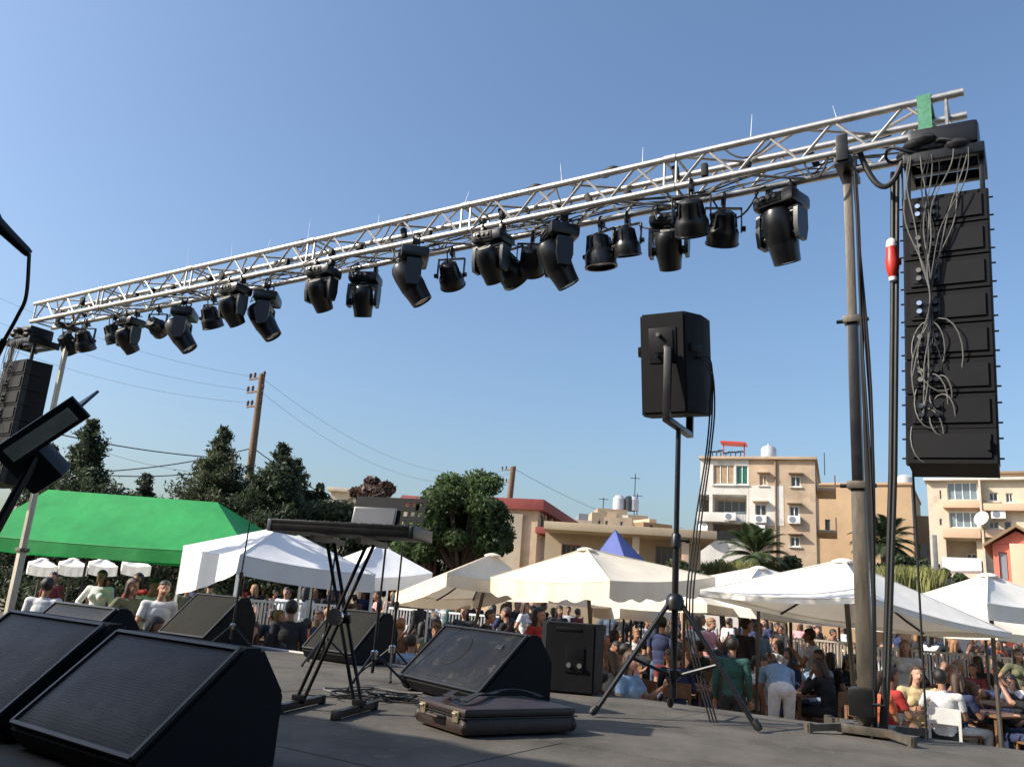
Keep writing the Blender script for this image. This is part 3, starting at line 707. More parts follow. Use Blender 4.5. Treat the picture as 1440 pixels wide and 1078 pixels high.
def mic_tripod(label, p, h, lean=(0, 0), boom=None, fold=1.0):
    t = thing('microphone_stand', label, 'microphone stand', (p[0], p[1], STAGE_Z), random.uniform(0, 2), 'thin microphone stands on the stage')
    m = MB(); m.tube([(0, 0, .1), (lean[0]*.5, lean[1]*.5, h*.55)], .011, 10); m.build('lower_tube', M_('blackmetal'), t)
    m = MB(); m.tube([(lean[0]*.45, lean[1]*.45, h*.5), (lean[0], lean[1], h)], .0075, 8); m.build('upper_tube', M_('blackmetal'), t)
    m = MB(); m.lathe([(.012, -.03), (.02, -.025), (.02, .025), (.012, .03)], (lean[0]*.5, lean[1]*.5, h*.55), n=10); m.build('clutch', M_('blackpl'), t)
    m = MB(); m.lathe([(.012, -.03), (.026, -.025), (.026, .02), (.012, .03)], (0, 0, .22), n=10); m.build('hub', M_('chrome'), t)
    for k in range(3):
        a = rad(k*120+20); d = V((math.cos(a), math.sin(a), 0))
        m = MB(); m.tube([d*.02+UP*.22, d*.27*fold+UP*.015], .0085, 8); lg = m.build('leg', M_('blackmetal'), t)
        m = MB(); m.ell(d*.27*fold+UP*.014, (.013, .013, .013)); m.build('rubber_foot', M_('rubber'), lg)
    return t
mic_tripod('thin black stand just right of the keyboard stand', on_stage(521, 968), .98)
mic_tripod('second thin stand right of the keyboard stand, further back', on_stage(547, 955), .98)
q = on_stage(308, 905); mic_tripod('tall thin microphone stand in front of the white tent', on_stage(322, 915), 1.25, (.05, .0))
mic_tripod('pair of thin tubes standing in front of the white tent by the keyboard', on_stage(452, 935), 1.0)
# coiled leads on the floor
for k, (px, py, label) in enumerate(((560, 985, 'tangle of black leads on the deck between keyboard stand and case'), (745, 955, 'loose leads lying beside the black speaker box'))):
    o = on_stage(px, py); c = thing('floor_leads', label, 'cables', o)
    for j in range(7):
        m = MB(); pts = []; r0 = random.uniform(.06, .2); ox, oy = random.uniform(-.3, .3), random.uniform(-.12, .12); ph = random.random()*6
        for i in range(30):
            a = i/29*random.uniform(5.5, 6.2)+ph
            pts.append((ox+r0*math.cos(a)*1.5+.03*math.sin(3*a), oy+r0*math.sin(a)+.03*math.cos(4*a), .008+.012*abs(math.sin(a*2+j))+.004*j))
        m.tube(pts, .0055, 5); m.build('cable', M_('rubber' if j % 4 else 'cablegrey'), c)
    for j in range(3):
        m = MB(); y = -.1+.08*j; m.tube([(-.6+.2*j, y, .008), (-.2, y+.05*math.sin(j), .009), (.2, y-.03, .009), (.55, y+.04, .008)], .0055, 5); m.build('cable', M_('rubber'), c)
# vocal microphone on a stand at the left edge
vm = thing('vocal_microphone_stand', 'gooseneck microphone stand at the left edge of the picture', 'microphone stand', (-1.52, 2.28, STAGE_Z))
tp0 = at(6, 478, 2.15)-V(vm.location); kn = at(41, 357, 2.1)-V(vm.location); e2 = at(37, 415, 2.12)-V(vm.location)
m = MB(); m.tube([(0, 0, .02), (0, 0, 1.0), tp0], .009, 10); m.build('tube', M_('blackmetal'), vm)
m = MB(); m.tube(smooth_pts([tp0, tp0.lerp(e2, .55)+V((.004, 0, 0)), e2, kn]), .005, 8); m.build('gooseneck', M_('blackmetal'), vm)
m = MB(); m.lathe([(.14, 0), (.14, .02), (.05, .035), (.02, .05)], n=24); m.build('round_base', M_('blackmetal'), vm)
mc = thing('microphone', 'black handheld microphone in the clip at the left edge', 'microphone', vm.location)
me_ = at(-8, 310, 2.05)-V(vm.location); ax = (me_-kn).normalized()
m = MB(); m.lathe([(.011, 0), (.013, .01), (.016, .07), (.019, .11)], kn, ax, 16); m.build('handle', M_('blackpl'), mc)
m = MB(); m.lathe([(.019, .11), (.025, .125), (.027, .145), (.022, .165), (.008, .175)], kn, ax, 16); m.build('head_grille', M_('grille_worn'), mc)
# music stand at the left
ms = thing('music_stand', 'black music stand with pale sheet, tilted, at the left edge', 'music stand', (-1.78, 2.62, STAGE_Z))
O = V(ms.location)
A = at(8, 640, 2.72)-O; B = at(120, 566, 2.62)-O
xd = (B-A).normalized(); vd = V((-.49, .87, 0)); up_ = (vd+UP*.24).normalized(); up_ = (up_-xd*up_.dot(xd)).normalized(); nn = xd.cross(up_)
DM = Matrix((xd, up_, nn)).transposed(); Lw = (B-A).length
ctr = (A+B)/2
m = MB(); m.box(ctr+up_*.04, (Lw, .13, .010), DM, .003); m.build('desk', M_('blackpl'), ms)
m = MB(); m.box(ctr-up_*.03, (Lw, .012, .085), DM, .003); m.build('lip', M_('blackpl'), ms)
m = MB(); m.box(ctr-up_*.0375+nn*-.004, (Lw*.80, .003, .05), DM); m.build('sheet', M_('paper'), ms)
nk = ctr+up_*.1
m = MB(); m.box(nk-UP*.10-xd*.09, (.14, .08, .20), DM, .02); m.build('tilt_clamp', M_('blackpl'), ms)
m = MB(); m.tube([(0, 0, .25), (nk.x*.5, nk.y*.5, .6), (nk.x-.03, nk.y, nk.z-.08)], .016, 10); m.build('tube', M_('blackmetal'), ms)
for k in range(3):
    a = rad(k*120+50); d = V((math.cos(a), math.sin(a), 0)); m = MB(); m.tube([UP*.3, d*.3+UP*.012], .01, 8); m.build('leg', M_('blackmetal'), ms)
# ------------------------------------------------------------------ tents and umbrellas
mat('cv_white', (.86, .86, .85), .8, 0, .06, 3, .4, 5, transl=.16)
mat('cv_cream', (.84, .75, .60), .85, 0, .08, 3, .35, 5, transl=.16, dirt=((.66, .58, .45), 1.6, .6))
mat('cv_ivory', (.87, .83, .75), .85, 0, .07, 3, .35, 5, transl=.12, dirt=((.74, .68, .58), 1.2, .6))
mat('cv_green', (.02, .34, .08), .6, 0, .2, 1.2, .6, 3.5, transl=.3)
mat('cv_blue', (.10, .13, .36), .7, 0, .1, 3, .12, 25, transl=.2)
def canopy(name, label, cat, cor, peak, drop, cm, ridge=None, pole=True, legs=False, ribs=True, group=None, scallop=0, sagk=.05, N=10):
    """cor: near, right, far, left corners; ridge: second roof point for a hip roof; drop: valance depth per side"""
    ctr = sum((V(c) for c in cor), V())/4; base = V((ctr.x, ctr.y, 0))
    t = thing(name, label, cat, base, 0, group)
    cor = [V(c) for c in cor]; pk = [V(peak)]*4
    faces = []
    if ridge is None: faces = [(cor[i], cor[(i+1) % 4], V(peak), V(peak)) for i in range(4)]
    else:
        r0, r1 = V(peak), V(ridge)                    # left and right ridge ends
        faces = [(cor[0], cor[1], r1, r0), (cor[1], cor[2], r1, r1), (cor[2], cor[3], r0, r1), (cor[3], cor[0], r0, r0)]
    sd = random.random()*50
    for a, b, c, d in faces:
        m = MB(base); vs = []; fs = []
        for i in range(N+1):
            for j in range(N+1):
                u, v = i/N, j/N
                p = (a*(1-u)+b*u)*(1-v) + (d*(1-u)+c*u)*v
                k = (4*v*(1-v))*4*u*(1-u)*sagk + (4*u*(1-u))*sagk*.8*(1-v)
                k += .014*mnoise.noise(V((p.x*2.9, p.y*2.9, sd)))*(4*v*(1-v)+4*u*(1-u)*(1-v))
                p = p - UP*k; vs.append(p)
        for i in range(N):
            for j in range(N):
                k = i*(N+1)+j; fs.append((k, k+N+1, k+N+2, k+1))
        m.add(vs, fs); m.build('canopy_panel', M_(cm), t, 60)
    for i in range(4):
        a, b = cor[i], cor[(i+1) % 4]; dr = drop[i] if hasattr(drop, '__len__') else drop
        d0, d1 = dr if hasattr(dr, '__len__') else (dr, dr)
        if d0+d1 < .02: continue
        m = MB(base); vs = []; fs = []; n = 28; out = ((a+b)/2-ctr); out.z = 0; out.normalize()
        for k in range(n+1):
            u = k/n; p = a.lerp(b, u)-UP*(4*u*(1-u))*sagk*.8; dz = d0*(1-u)+d1*u
            sc = 1+(scallop*(abs(math.sin(u*math.pi*6))-.5) if scallop else 0)
            for r in (0, .5, 1):
                vs.append(p - UP*dz*r*sc + out*((.012 if N > 6 else .003)*r*(math.sin(u*21+sd)+.5*math.sin(u*47+2*sd))*(1.6 if scallop else 1)+.004))
        for k in range(n):
            for r in range(2): q = k*3+r; fs.append((q, q+3, q+4, q+1))
        m.add(vs, fs); m.build('valance', M_(cm), t, 60)
        if N > 6: m = MB(base); m.tube([p - UP*((4*(k/12)*(1-k/12))*sagk*.8-.003) for k in range(13) for p in [a.lerp(b, k/12)]], .009, 5); m.build('hem_seam', M_(cm), t)
        if N > 6 and ridge is None: m = MB(base); m.tube([a+UP*.004, V(peak)+UP*.004], .008, 5); m.build('ridge_seam', M_(cm), t)
    if pole:
        hub = V(peak)-UP*.42
        m = MB(base); m.tube([(ctr.x, ctr.y, 0), V(peak)-UP*.04], .028, 10); m.build('pole', M_('wood' if ribs == 'wood' else 'galv'), t)
        m = MB(base); m.lathe([(.03, -.06), (.06, -.05), (.06, .05), (.03, .06)], (ctr.x, ctr.y, hub.z), n=12); m.build('hub', M_('rubber'), t)
        mids = [(cor[i]+cor[(i+1) % 4])/2 for i in range(4)]
        for c in cor+mids:
            md = c in mids; m = MB(base)
            m.tube([V(peak).lerp(c, q)-UP*(.035+((4*q*(1-q)+.8*q)*sagk if md else 0)) for q in (.05, .25, .5, .75, .985)], .013, 6); m.build('rib', M_('rubber'), t)
            m = MB(base); m.bar((ctr.x, ctr.y, hub.z), V(peak).lerp(c, .5)-UP*(.05+(sagk*1.4 if md else 0)), .016, .02); m.build('strut', M_('rubber'), t)
        m = MB(base); m.lathe([(.13, -.035), (.125, -.012), (.06, .012), (.001, .02)], V(peak)+UP*.0, n=14); m.build('finial_cap', M_(cm), t)
        m = MB(base); m.lathe([(.25, 0), (.25, .08), (.06, .1)], (ctr.x, ctr.y, 0), n=16); m.build('base_weight', M_('concrete'), t)
    if legs:
        for c in cor:
            i2 = c.lerp(ctr, .015); m = MB(base); m.bar((i2.x, i2.y, 0), (i2.x, i2.y, c.z-.02), .035); m.build('leg', M_('white' if 'white' in label else 'blackmetal'), t)
    return t
def sq(N, L, R): return [V(N), V(R), V(L)+V(R)-V(N), V(L)]
# green hip-roofed tent
n0 = at(-45, 778, 13.6); n1 = at(352, 762, 12.9); n0.z = n1.z = 2.24
dv = V((n1.x-n0.x, n1.y-n0.y, 0)); pv = V((-dv.y, dv.x, 0)).normalized()*3.0
canopy('market_tent', 'long green hip-roofed tent on the left behind the stage', 'tent', [n0, n1, n1+pv, n0+pv], at(68, 688, 15.0), .20, 'cv_green', ridge=at(306, 706, 14.4), pole=False, legs=True, sagk=.05)
# white gazebo
canopy('gazebo_tent', 'white pyramid gazebo tent in front of the conifers, left of the keyboard', 'tent', sq(at(338, 780, 10.7), at(258, 768, 12.7), at(528, 808, 11.8)), at(396, 741, 12.0), [.24, .2, .2, (.70, .22)], 'cv_white', pole=False, legs=True)
canopy('gazebo_tent', 'white tent roof behind the keyboard stand', 'tent', sq(at(490, 812, 13.4), at(440, 800, 15.4), at(608, 806, 15.0)), at(533, 765, 15.2), .2, 'cv_white', pole=False, legs=True)
canopy('market_umbrella', 'cream umbrella left of the big scalloped one, one corner drooping low', 'umbrella', sq(at(629, 806, 11.6), at(556, 834, 13.4), at(742, 818, 13.4)), at(693, 779, 13.2), .17, 'cv_cream', group='market umbrellas over the crowd')
canopy('market_umbrella', 'big cream umbrella with scalloped valance in the middle', 'umbrella', sq(at(858, 817, 10.3), at(690, 812, 11.9), at(1006, 812, 12.3)), at(824, 771, 12.0), .22, 'cv_cream', scallop=.25, group='market umbrellas over the crowd')
canopy('market_umbrella', 'pale umbrella behind the speaker tripod, left of the tilted one', 'umbrella', sq(at(1045, 829, 11.6), at(932, 822, 13.0), at(1190, 832, 13.2)), at(1068, 797, 13.0), .10, 'cv_ivory', group='market umbrellas over the crowd')
canopy('market_umbrella', 'wide ivory umbrella behind the right tower, grey underside showing', 'umbrella', sq(at(1222, 840, 7.9), at(985, 830, 9.3), at(1422, 890, 9.5)), at(1186, 787, 9.4), .05, 'cv_ivory', group='market umbrellas over the crowd')
canopy('market_umbrella', 'pinkish white umbrella at the right edge of the picture', 'umbrella', sq(at(1388, 848, 9.6), at(1272, 843, 11.3), at(1520, 856, 11.0)), at(1389, 807, 11.2), .18, 'cv_ivory', group='market umbrellas over the crowd')
canopy('cone_tent', 'small pointed blue tent roof behind the scalloped umbrella', 'tent', sq(at(880, 790, 17.0), at(835, 785, 18.2), at(905, 787, 18.2)), at(865, 745, 17.9), .25, 'cv_blue', pole=False, legs=True, sagk=.02)
canopy('market_umbrella', 'low cream umbrella further back under the scalloped one', 'umbrella', sq(at(872, 846, 16.5), at(835, 846, 18), at(945, 852, 18)), at(888, 829, 17.9), .3, 'cv_cream', group='market umbrellas over the crowd')
canopy('market_umbrella', 'small white umbrella seen under the tilted ivory one', 'umbrella', sq(at(1040, 850, 17), at(990, 845, 18.5), at(1092, 856, 18.5)), at(1040, 838, 18.4), .14, 'cv_white', group='market umbrellas over the crowd')
for i, (px, lab) in enumerate(((60, 'nearest the left tower'), (103, 'second from the left tower'), (145, 'third from the left tower'), (192, 'fourth from the left tower'))):
    canopy('market_umbrella', 'far white umbrella seen below the green tent, ' + lab, 'umbrella', sq(at(px-19, 793, 20), at(px-20, 789, 22), at(px+21, 796, 20)), at(px+1, 785, 21), .22, 'cv_ivory', group='market umbrellas over the crowd', N=6)

# further umbrellas deeper in the crowd, low behind the near ones
for px, yy, pz, ez, cm_, lab in ((962, 15.5, 2.4, 2.0, 'cv_cream', 'cream umbrella deep in the crowd behind the tripod pole'), (1112, 15.0, 2.45, 2.0, 'cv_ivory', 'umbrella deep in the crowd, left one under the wide ivory umbrella'), (1205, 14.2, 2.4, 1.97, 'cv_ivory', 'umbrella deep in the crowd directly behind the right tower'), (1292, 18.0, 2.25, 1.92, 'cv_ivory', 'low umbrella deep in the crowd, right of the right tower'), (1385, 17.0, 2.2, 1.9, 'cv_cream', 'low cream umbrella deep in the crowd near the right edge'), (762, 17.5, 2.35, 1.98, 'cv_cream', 'low cream umbrella deep in the crowd, left of the scalloped one'), (1180, 19.5, 2.3, 1.95, 'cv_cream', 'farthest cream umbrella in the crowd near the right tower')):
    c0 = at(px, 880, yy); rr_ = rad(random.uniform(20, 60)); cs_ = [V((c0.x+1.75*math.cos(rr_+k*math.pi/2), c0.y+1.75*math.sin(rr_+k*math.pi/2), ez)) for k in (2.5, 3.5, .5, 1.5)]
    canopy('market_umbrella', lab, 'umbrella', cs_, (c0.x, c0.y, pz), .14, cm_, group='market umbrellas over the crowd', N=6)
# ------------------------------------------------------------------ buildings
mat('win_dark', (.035, .04, .045), .12, 0, .2, 3, spec=.6)
mat('win_blue', (.16, .21, .24), .1, 0, .2, 3, spec=.7)
mat('win_green', (.02, .13, .085), .3, 0, .2, 3)
mat('shutter', (.36, .25, .15), .6, 0, .2, 4)
mat('wl_beige', (.47, .355, .25), .9, 0, .2, .6, .2, 6, dirt=((.31, .23, .165), .9, .52))
mat('wl_white', (.64, .61, .56), .9, 0, .15, .8, .2, 6, dirt=((.40, .36, .31), 1.1, .55))
mat('wl_orange', (.45, .31, .185), .9, 0, .15, .5, .15, 6, dirt=((.50, .30, .14), .4, .55))
mat('wl_cream', (.58, .50, .385), .9, 0, .16, .6, .2, 6, dirt=((.42, .35, .26), .9, .56))
mat('wl_peach', (.60, .42, .29), .9, 0, .1, .6, .15, 6)
mat('wl_pink', (.58, .17, .12), .9, 0, .15, .8, .15, 6)
mat('wl_sand', (.42, .33, .225), .9, 0, .15, .6, .2, 6, dirt=((.36, .25, .15), .5, .56))
mat('wl_brown', (.26, .17, .10), .9, 0, .2, .8, .2, 6)
mat('rf_red', (.23, .05, .045), .8, 0, .2, 2, .3, 20)
mat('doorgrey', (.20, .22, .26), .6, 0, .1, 2)
mat('tank', (.55, .56, .58), .4, .2, .15, 2)
class Facade:
    """a building front: left and right foot positions seen at photo columns, stood at real depth"""
    def __init__(s, label, cat, pxl, pxr, yl, yr, wall, name='apartment_building', group=None, skew=None):
        a = at(pxl, 800, yl)
        if skew is None: b = at(pxr, 800, yr)
        else:
            az = math.atan2(at((pxl+pxr)/2, 800, 50).x, 50)+rad(skew); nn_ = V((math.sin(az), math.cos(az), 0)); r = ray(pxr, 800); k = a.dot(nn_)/V((r.x, r.y, 0)).dot(nn_); b = V((r.x*k, r.y*k, 0))
        s.a = V((a.x, a.y, 0)); s.b = V((b.x, b.y, 0))
        s.d = (s.b-s.a).normalized(); s.n = V((s.d.y, -s.d.x, 0)); s.w = (s.b-s.a).length
        s.M = Matrix((s.d, -s.n, UP)).transposed(); s.wall = wall
        s.t = thing(name, label, cat, s.a, math.atan2(s.d.y, s.d.x), group)
    def uv(s, px, py):
        r = ray(px, py); k = (s.a-V((0, 0, EYE))).dot(s.n)/r.dot(s.n); p = V((0, 0, EYE))+r*k
        return (p-s.a).dot(s.d), p.z
    def rect(s, x0, y0, x1, y1):
        u0, za = s.uv(x0, y0); u1, zb = s.uv(x1, y1); _, zc = s.uv(x1, y0); _, zd = s.uv(x0, y1)
        return u0, (zb+zd)/2, u1, (za+zc)/2
    def body(s, z0, z1, depth, holes=(), u0=0, u1=None, dy=0., mat_=None, name='wall', rec=.28):
        """front wall with real openings, sides, back and roof slab"""
        u1 = s.w if u1 is None else u1; m = MB(); T = .28
        xs_ = sorted({u0, u1, *[min(max(h[0], u0), u1) for h in holes], *[min(max(h[2], u0), u1) for h in holes]})
        zs_ = sorted({z0, z1, *[min(max(h[1], z0), z1) for h in holes], *[min(max(h[3], z0), z1) for h in holes]})
        for i in range(len(xs_)-1):
            for j in range(len(zs_)-1):
                cx, cz = (xs_[i]+xs_[i+1])/2, (zs_[j]+zs_[j+1])/2
                if any(h[0] < cx < h[2] and h[1] < cz < h[3] for h in holes): continue
                m.quad((xs_[i], dy, zs_[j]), (xs_[i+1], dy, zs_[j]), (xs_[i+1], dy, zs_[j+1]), (xs_[i], dy, zs_[j+1]))
        for h in holes:
            r = h[4] if len(h) > 4 else rec
            a, b, c, d = h[:4]
            m.quad((a, dy, b), (a, dy+r, b), (a, dy+r, d), (a, dy, d)); m.quad((c, dy, b), (c, dy, d), (c, dy+r, d), (c, dy+r, b))
            m.quad((a, dy, b), (c, dy, b), (c, dy+r, b), (a, dy+r, b)); m.quad((a, dy, d), (a, dy+r, d), (c, dy+r, d), (c, dy, d))
            m.quad((a, dy+r, b), (c, dy+r, b), (c, dy+r, d), (a, dy+r, d))
        D = dy+depth
        m.quad((u0, dy, z0), (u0, dy, z1), (u0, D, z1), (u0, D, z0)); m.quad((u1, dy, z0), (u1, D, z0), (u1, D, z1), (u1, dy, z1))
        m.quad((u0, D, z0), (u0, D, z1), (u1, D, z1), (u1, D, z0)); m.quad((u0, dy, z1), (u1, dy, z1), (u1, D, z1), (u0, D, z1))
        return m.build(name, M_(mat_ or s.wall), s.t, 0)
    def slab(s, u0, u1, z, h, out, back=.1, mat_=None, name='slab', dy=0):
        m = MB(); m.box(((u0+u1)/2, dy+(back-out)/2, z+h/2), (u1-u0, out+back, h), None, .02); return m.build(name, M_(mat_ or s.wall), s.t)
    def window(s, h, frame='white', pane='win_dark', dy=0., nx=2, rec=.12, sill=True):
        a, b, c, d = h[:4]; m = MB(); fw = .06; o = dy+rec
        for x in (a+fw/2, c-fw/2): m.box((x, o, (b+d)/2), (fw, .06, d-b))
        for z in (b+fw/2, d-fw/2): m.box(((a+c)/2, o, z), (c-a-2*fw-.004, .058, fw))
        for i in range(1, nx): m.box((a+(c-a)*i/nx, o, (b+d)/2), (.05, .056, d-b-2*fw-.004))
        wn = m.build('window', M_(frame), s.t, 0)
        for i in range(nx):
            x0, x1 = a+(c-a)*i/nx, a+(c-a)*(i+1)/nx
            m = MB(); m.box(((x0+x1)/2, o+.012, (b+d)/2), (x1-x0-.03, .012, d-b-.06)); m.build('pane', M_(pane), wn, 0)
        if sill: m = MB(); m.box(((a+c)/2, dy-.03, b-.05), (c-a+.2, .16, .07)); m.build('sill', M_('wl_white'), wn, 0)
        return wn
    def ac(s, u, z, dy=0):
        m = MB(); m.box((u, dy-.2, z), (.75, .3, .5), None, .02); a = m.build('air_conditioner', M_('white'), s.t)
        m = MB(); m.lathe([(.2, 0), (.2, .012), (.03, .014)], (u-.1, dy-.352, z), (0, -1, 0), 18); m.build('fan_grille', M_('doorgrey'), a)
        m = MB(); m.box((u-.25, dy-.12, z-.28), (.04, .28, .04)); m.box((u+.25, dy-.12, z-.28), (.04, .28, .04)); m.build('bracket', M_('galv'), a)

# --- white and beige apartment block
A1 = Facade('white and beige three storey apartment block with loggias behind the umbrellas', 'building', 983, 1149, 55, 0, 'wl_beige', skew=5)
Z1 = A1.uv(1060, 646)[1]
R = A1.rect
lo1 = R(1003, 653, 1033, 681); gw = R(1035, 654, 1052, 681); sw = R(1068, 668, 1079, 682); w3 = R(1112, 669, 1126, 684)
b0 = R(983.5, 695, 997, 722); b1 = R(1002, 695, 1050, 722); w5 = R(1062, 709, 1078, 725); w6 = R(1110, 711, 1124, 726)
c1_ = R(1002, 736, 1049, 760); w7 = R(1111, 754, 1125, 768)
holes = [lo1, gw, sw, w3, (*b0[:4], 1.4), (*b1[:4], 1.4), w5, w6, (*c1_[:4], 1.6), w7]
ua = A1.uv(1052.5, 700)[0]
um = A1.uv(1095, 700)[0]
A1.body(0, Z1, 10, [h for h in holes if h[2] <= ua+.05], 0, ua, mat_='wl_white')
zs = A1.uv(1070, 682.5)[1]; zm = A1.uv(1070, 738)[1]
A1.body(0, Z1, 9.9, [h for h in holes if h[0] > ua], ua, A1.w)
# whitewashed patch of render on the middle bay, set proud
m = MB()
u0, u1 = ua+.05, A1.uv(1102, 700)[0]; hz = [h for h in holes if u0 < h[0] < u1 and zm < h[1] < zs]
xs_ = sorted({u0, u1, *[h[0] for h in hz], *[h[2] for h in hz]}); zz = sorted({zm, zs, *[h[1] for h in hz], *[h[3] for h in hz]})
for i in range(len(xs_)-1):
    for j in range(len(zz)-1):
        cx, cz = (xs_[i]+xs_[i+1])/2, (zz[j]+zz[j+1])/2
        if any(h[0] < cx < h[2] and h[1] < cz < h[3] for h in hz): continue
        m.box((cx, -.012, cz), (xs_[i+1]-xs_[i], .02, zz[j+1]-zz[j]))
m.build('render_patch', M_('wl_white'), A1.t, 0)
A1.window(lo1, 'white', 'shutter', nx=3); A1.window(gw, 'white', 'win_green', nx=2); A1.window(sw, 'wl_white', 'shutter', nx=2); A1.window(w3, 'white', nx=2)
A1.window(w5, 'wl_white', nx=2); A1.window(w6, 'white', nx=2); A1.window(w7, 'white', nx=2)
for h in (b0, b1, c1_):
    w_ = (h[0]+.15, h[1]+.1, h[2]-.15, h[3]-.25); A1.window(w_, 'shutter', 'win_dark', nx=2 if h is b0 else 4, rec=1.3, sill=False)
zp = R(983, 722, 1033, 735); A1.slab(zp[0], zp[2], zp[1], zp[3]-zp[1], .9, .1, 'wl_white', 'balcony_parapet')
zp2 = R(1033.3, 722, 1050, 735)
for i in range(9):
    u = zp2[0]+(zp2[2]-zp2[0])*i/8; m = MB(); m.tube([(u, -.8, zp2[1]), (u, -.8, zp2[3])], .02, 5); m.build('baluster', M_('win_blue'), A1.t)
m = MB(); m.box(((zp2[0]+zp2[2])/2, -.8, zp2[3]), (zp2[2]-zp2[0], .06, .05)); m.build('rail', M_('win_blue'), A1.t)
A1.slab(zp2[0], zp2[2], zp2[1]-.1, .14, .88, .1, 'wl_white', 'balcony_slab')
A1.slab(-.1, A1.w+.15, Z1, .18, .25, 10, 'wl_beige', 'roof_slab')
for h in (w3, w5, w6, w7, sw): A1.slab(h[0]-.15, h[2]+.15, h[3]+.12, .09, .45, .05, 'wl_beige', 'hood')
u, z = A1.uv(1070, 730); A1.ac(u, z); u, z = A1.uv(1117, 731); A1.ac(u, z); u, z = A1.uv(1068, 744); A1.ac(u, z)
u, z = A1.uv(1030, 729); A1.ac(u, z, -1.0)
m = MB(); u, _ = A1.uv(1091, 700); m.tube([(u, -.08, 0), (u, -.08, Z1)], .06, 8); m.build('downpipe', M_('wl_brown'), A1.t)
# shaded right flank balconies
for zf in (.36, .63, .86):
    m = MB(); m.box((A1.w+.62, 3.4, Z1*zf), (1.2, 4.2, .18), None, .02); m.build('balcony_slab', M_('wl_beige'), A1.t)
    m = MB(); m.box((A1.w+1.18, 3.4, Z1*zf+.5), (.08, 4.2, .82), None, .02); m.build('balcony_parapet', M_('wl_peach'), A1.t)
# water tank, dish, aerials on the roof
u, z = A1.uv(1076, 640)
m = MB(); m.lathe([(.5, 0), (.52, .1), (.52, .8), (.4, .98), (.1, 1.08), (.1, 1.16)], (u, 3, Z1+.45), n=18); tk_ = m.build('water_tank', M_('tank'), A1.t)
m = MB(); m.box((u, 3, Z1+.3), (1.3, 1.1, .28)); m.build('plinth', M_('concrete'), tk_)
for px in (1000, 1006, 1012, 1019, 1026, 1033, 1040):
    u, _ = A1.uv(px, 640); m = MB(); h = random.uniform(.3, .6); m.tube([(u, .6, Z1+.15), (u, .6, Z1+.18+h)], .035, 5); m.box((u, .6, Z1+.18+h), (.4, .05, .1)); m.build('starter_bar', M_('rubber'), A1.t)
m = MB(); u, _ = A1.uv(1027, 640); m.box((u, 2, Z1+1.45), (1.7, 1.2, .12), Matrix.Rotation(.06, 3, 'Y')); m.tube([(u-.7, 2, Z1), (u-.7, 2, Z1+1.4)], .04, 6); m.tube([(u+.7, 2, Z1), (u+.7, 2, Z1+1.45)], .04, 6); m.build('red_shade', M_('red'), A1.t)
m = MB(); u, _ = A1.uv(1168, 640); m.tube([(A1.w+.5, 6, Z1), (A1.w+.5, 6, Z1+1.6)], .03, 5); m.build('aerial', M_('rubber'), A1.t)
m = MB(); u, z = A1.uv(990, 745); m.lathe([(.45, .1), (.3, .03), (.05, 0)], (u, -.5, z), (-.5, -.8, .3), 16); m.build('satellite_dish', M_('white'), A1.t)
# --- orange block
A2 = Facade('plain orange rendered block right of the apartment block', 'building', 1150, 1287, 68, 0, 'wl_orange', skew=6)
z2 = A2.uv(1250, 682)[1]
s1 = R2 = A2.rect(1160, 730, 1168, 748)
A2.body(0, z2, 12, [R2]); A2.window(R2, 'doorgrey', 'win_dark', nx=1)
A2.slab(-.1, A2.w+.1, z2, .2, .15, 12, 'wl_orange', 'roof_slab')
m = MB(); u, _ = A2.uv(1268, 690); m.lathe([(.7, 0), (.72, 1.0), (.4, 1.25), (.1, 1.3)], (u, 4, z2+.2), n=16); m.build('water_tank', M_('tank'), A2.t)
m = MB(); m.box((A2.w+.6, 6, z2*.42), (1.0, 6, z2*.84)); m.build('stair_wing', M_('wl_brown'), A2.t, 0)
for zf in (.3, .62): 
    m = MB(); m.box((A2.w+.5, 2.93, z2*zf), (.5, .1, 1.1)); m.build('window', M_('win_dark'), A2.t, 0)
# --- cream block at the right
A3 = Facade('cream apartment block with glazed loggias at the right edge', 'building', 1310, 1462, 51, 0, 'wl_cream', skew=1)
z3 = A3.uv(1350, 676)[1]; R = A3.rect
g1 = R(1331, 677.5, 1376, 703); g2 = R(1334, 719, 1376, 742); g3 = R(1330, 758, 1375, 792)
k1 = R(1390, 692, 1404, 704); k2 = R(1414, 693, 1425, 706); k3 = R(1390, 733, 1405, 743); k4 = R(1411, 732, 1424, 750)
sw1 = R(1321, 689, 1324, 701); sw2 = R(1321, 729, 1325, 738)
A3.body(0, z3, 11, [(*g1, .5), (*g2, .5), (*g3, 1.6), k1, k2, k3, (*k4, .5), sw1, sw2])
A3.window(g1, 'white', 'win_blue', nx=4, rec=.15, sill=False); A3.window(g2, 'white', 'win_blue', nx=4, rec=.15, sill=False)
for h in (k1, k2, k3): A3.window(h, 'wl_white', 'win_dark', nx=2)
A3.window(k4, 'wl_white', 'win_dark', nx=1); A3.window(sw1, 'doorgrey', 'win_dark', nx=1, sill=False); A3.window(sw2, 'doorgrey', 'win_dark', nx=1, sill=False)
h = R(1357, 775, 1374, 790); A3.window(h, 'wl_white', 'win_dark', nx=2, rec=1.5, sill=False)
for (x0, y0, x1, y1, mm) in ((1326, 704, 1380, 715, 'wl_peach'), (1326, 743, 1380, 757, 'wl_peach'), (1381, 709, 1461, 719, 'wl_peach'), (1381, 746, 1461, 757, 'wl_peach')):
    q = R(x0, y0, x1, y1); A3.slab(q[0], q[2], q[1], q[3]-q[1], .55, .05, mm, 'balcony_parapet')
q = R(1378, 677, 1385, 800); A3.slab(q[0], q[2], 0, q[3], .62, .05, 'wl_cream', 'pillar')
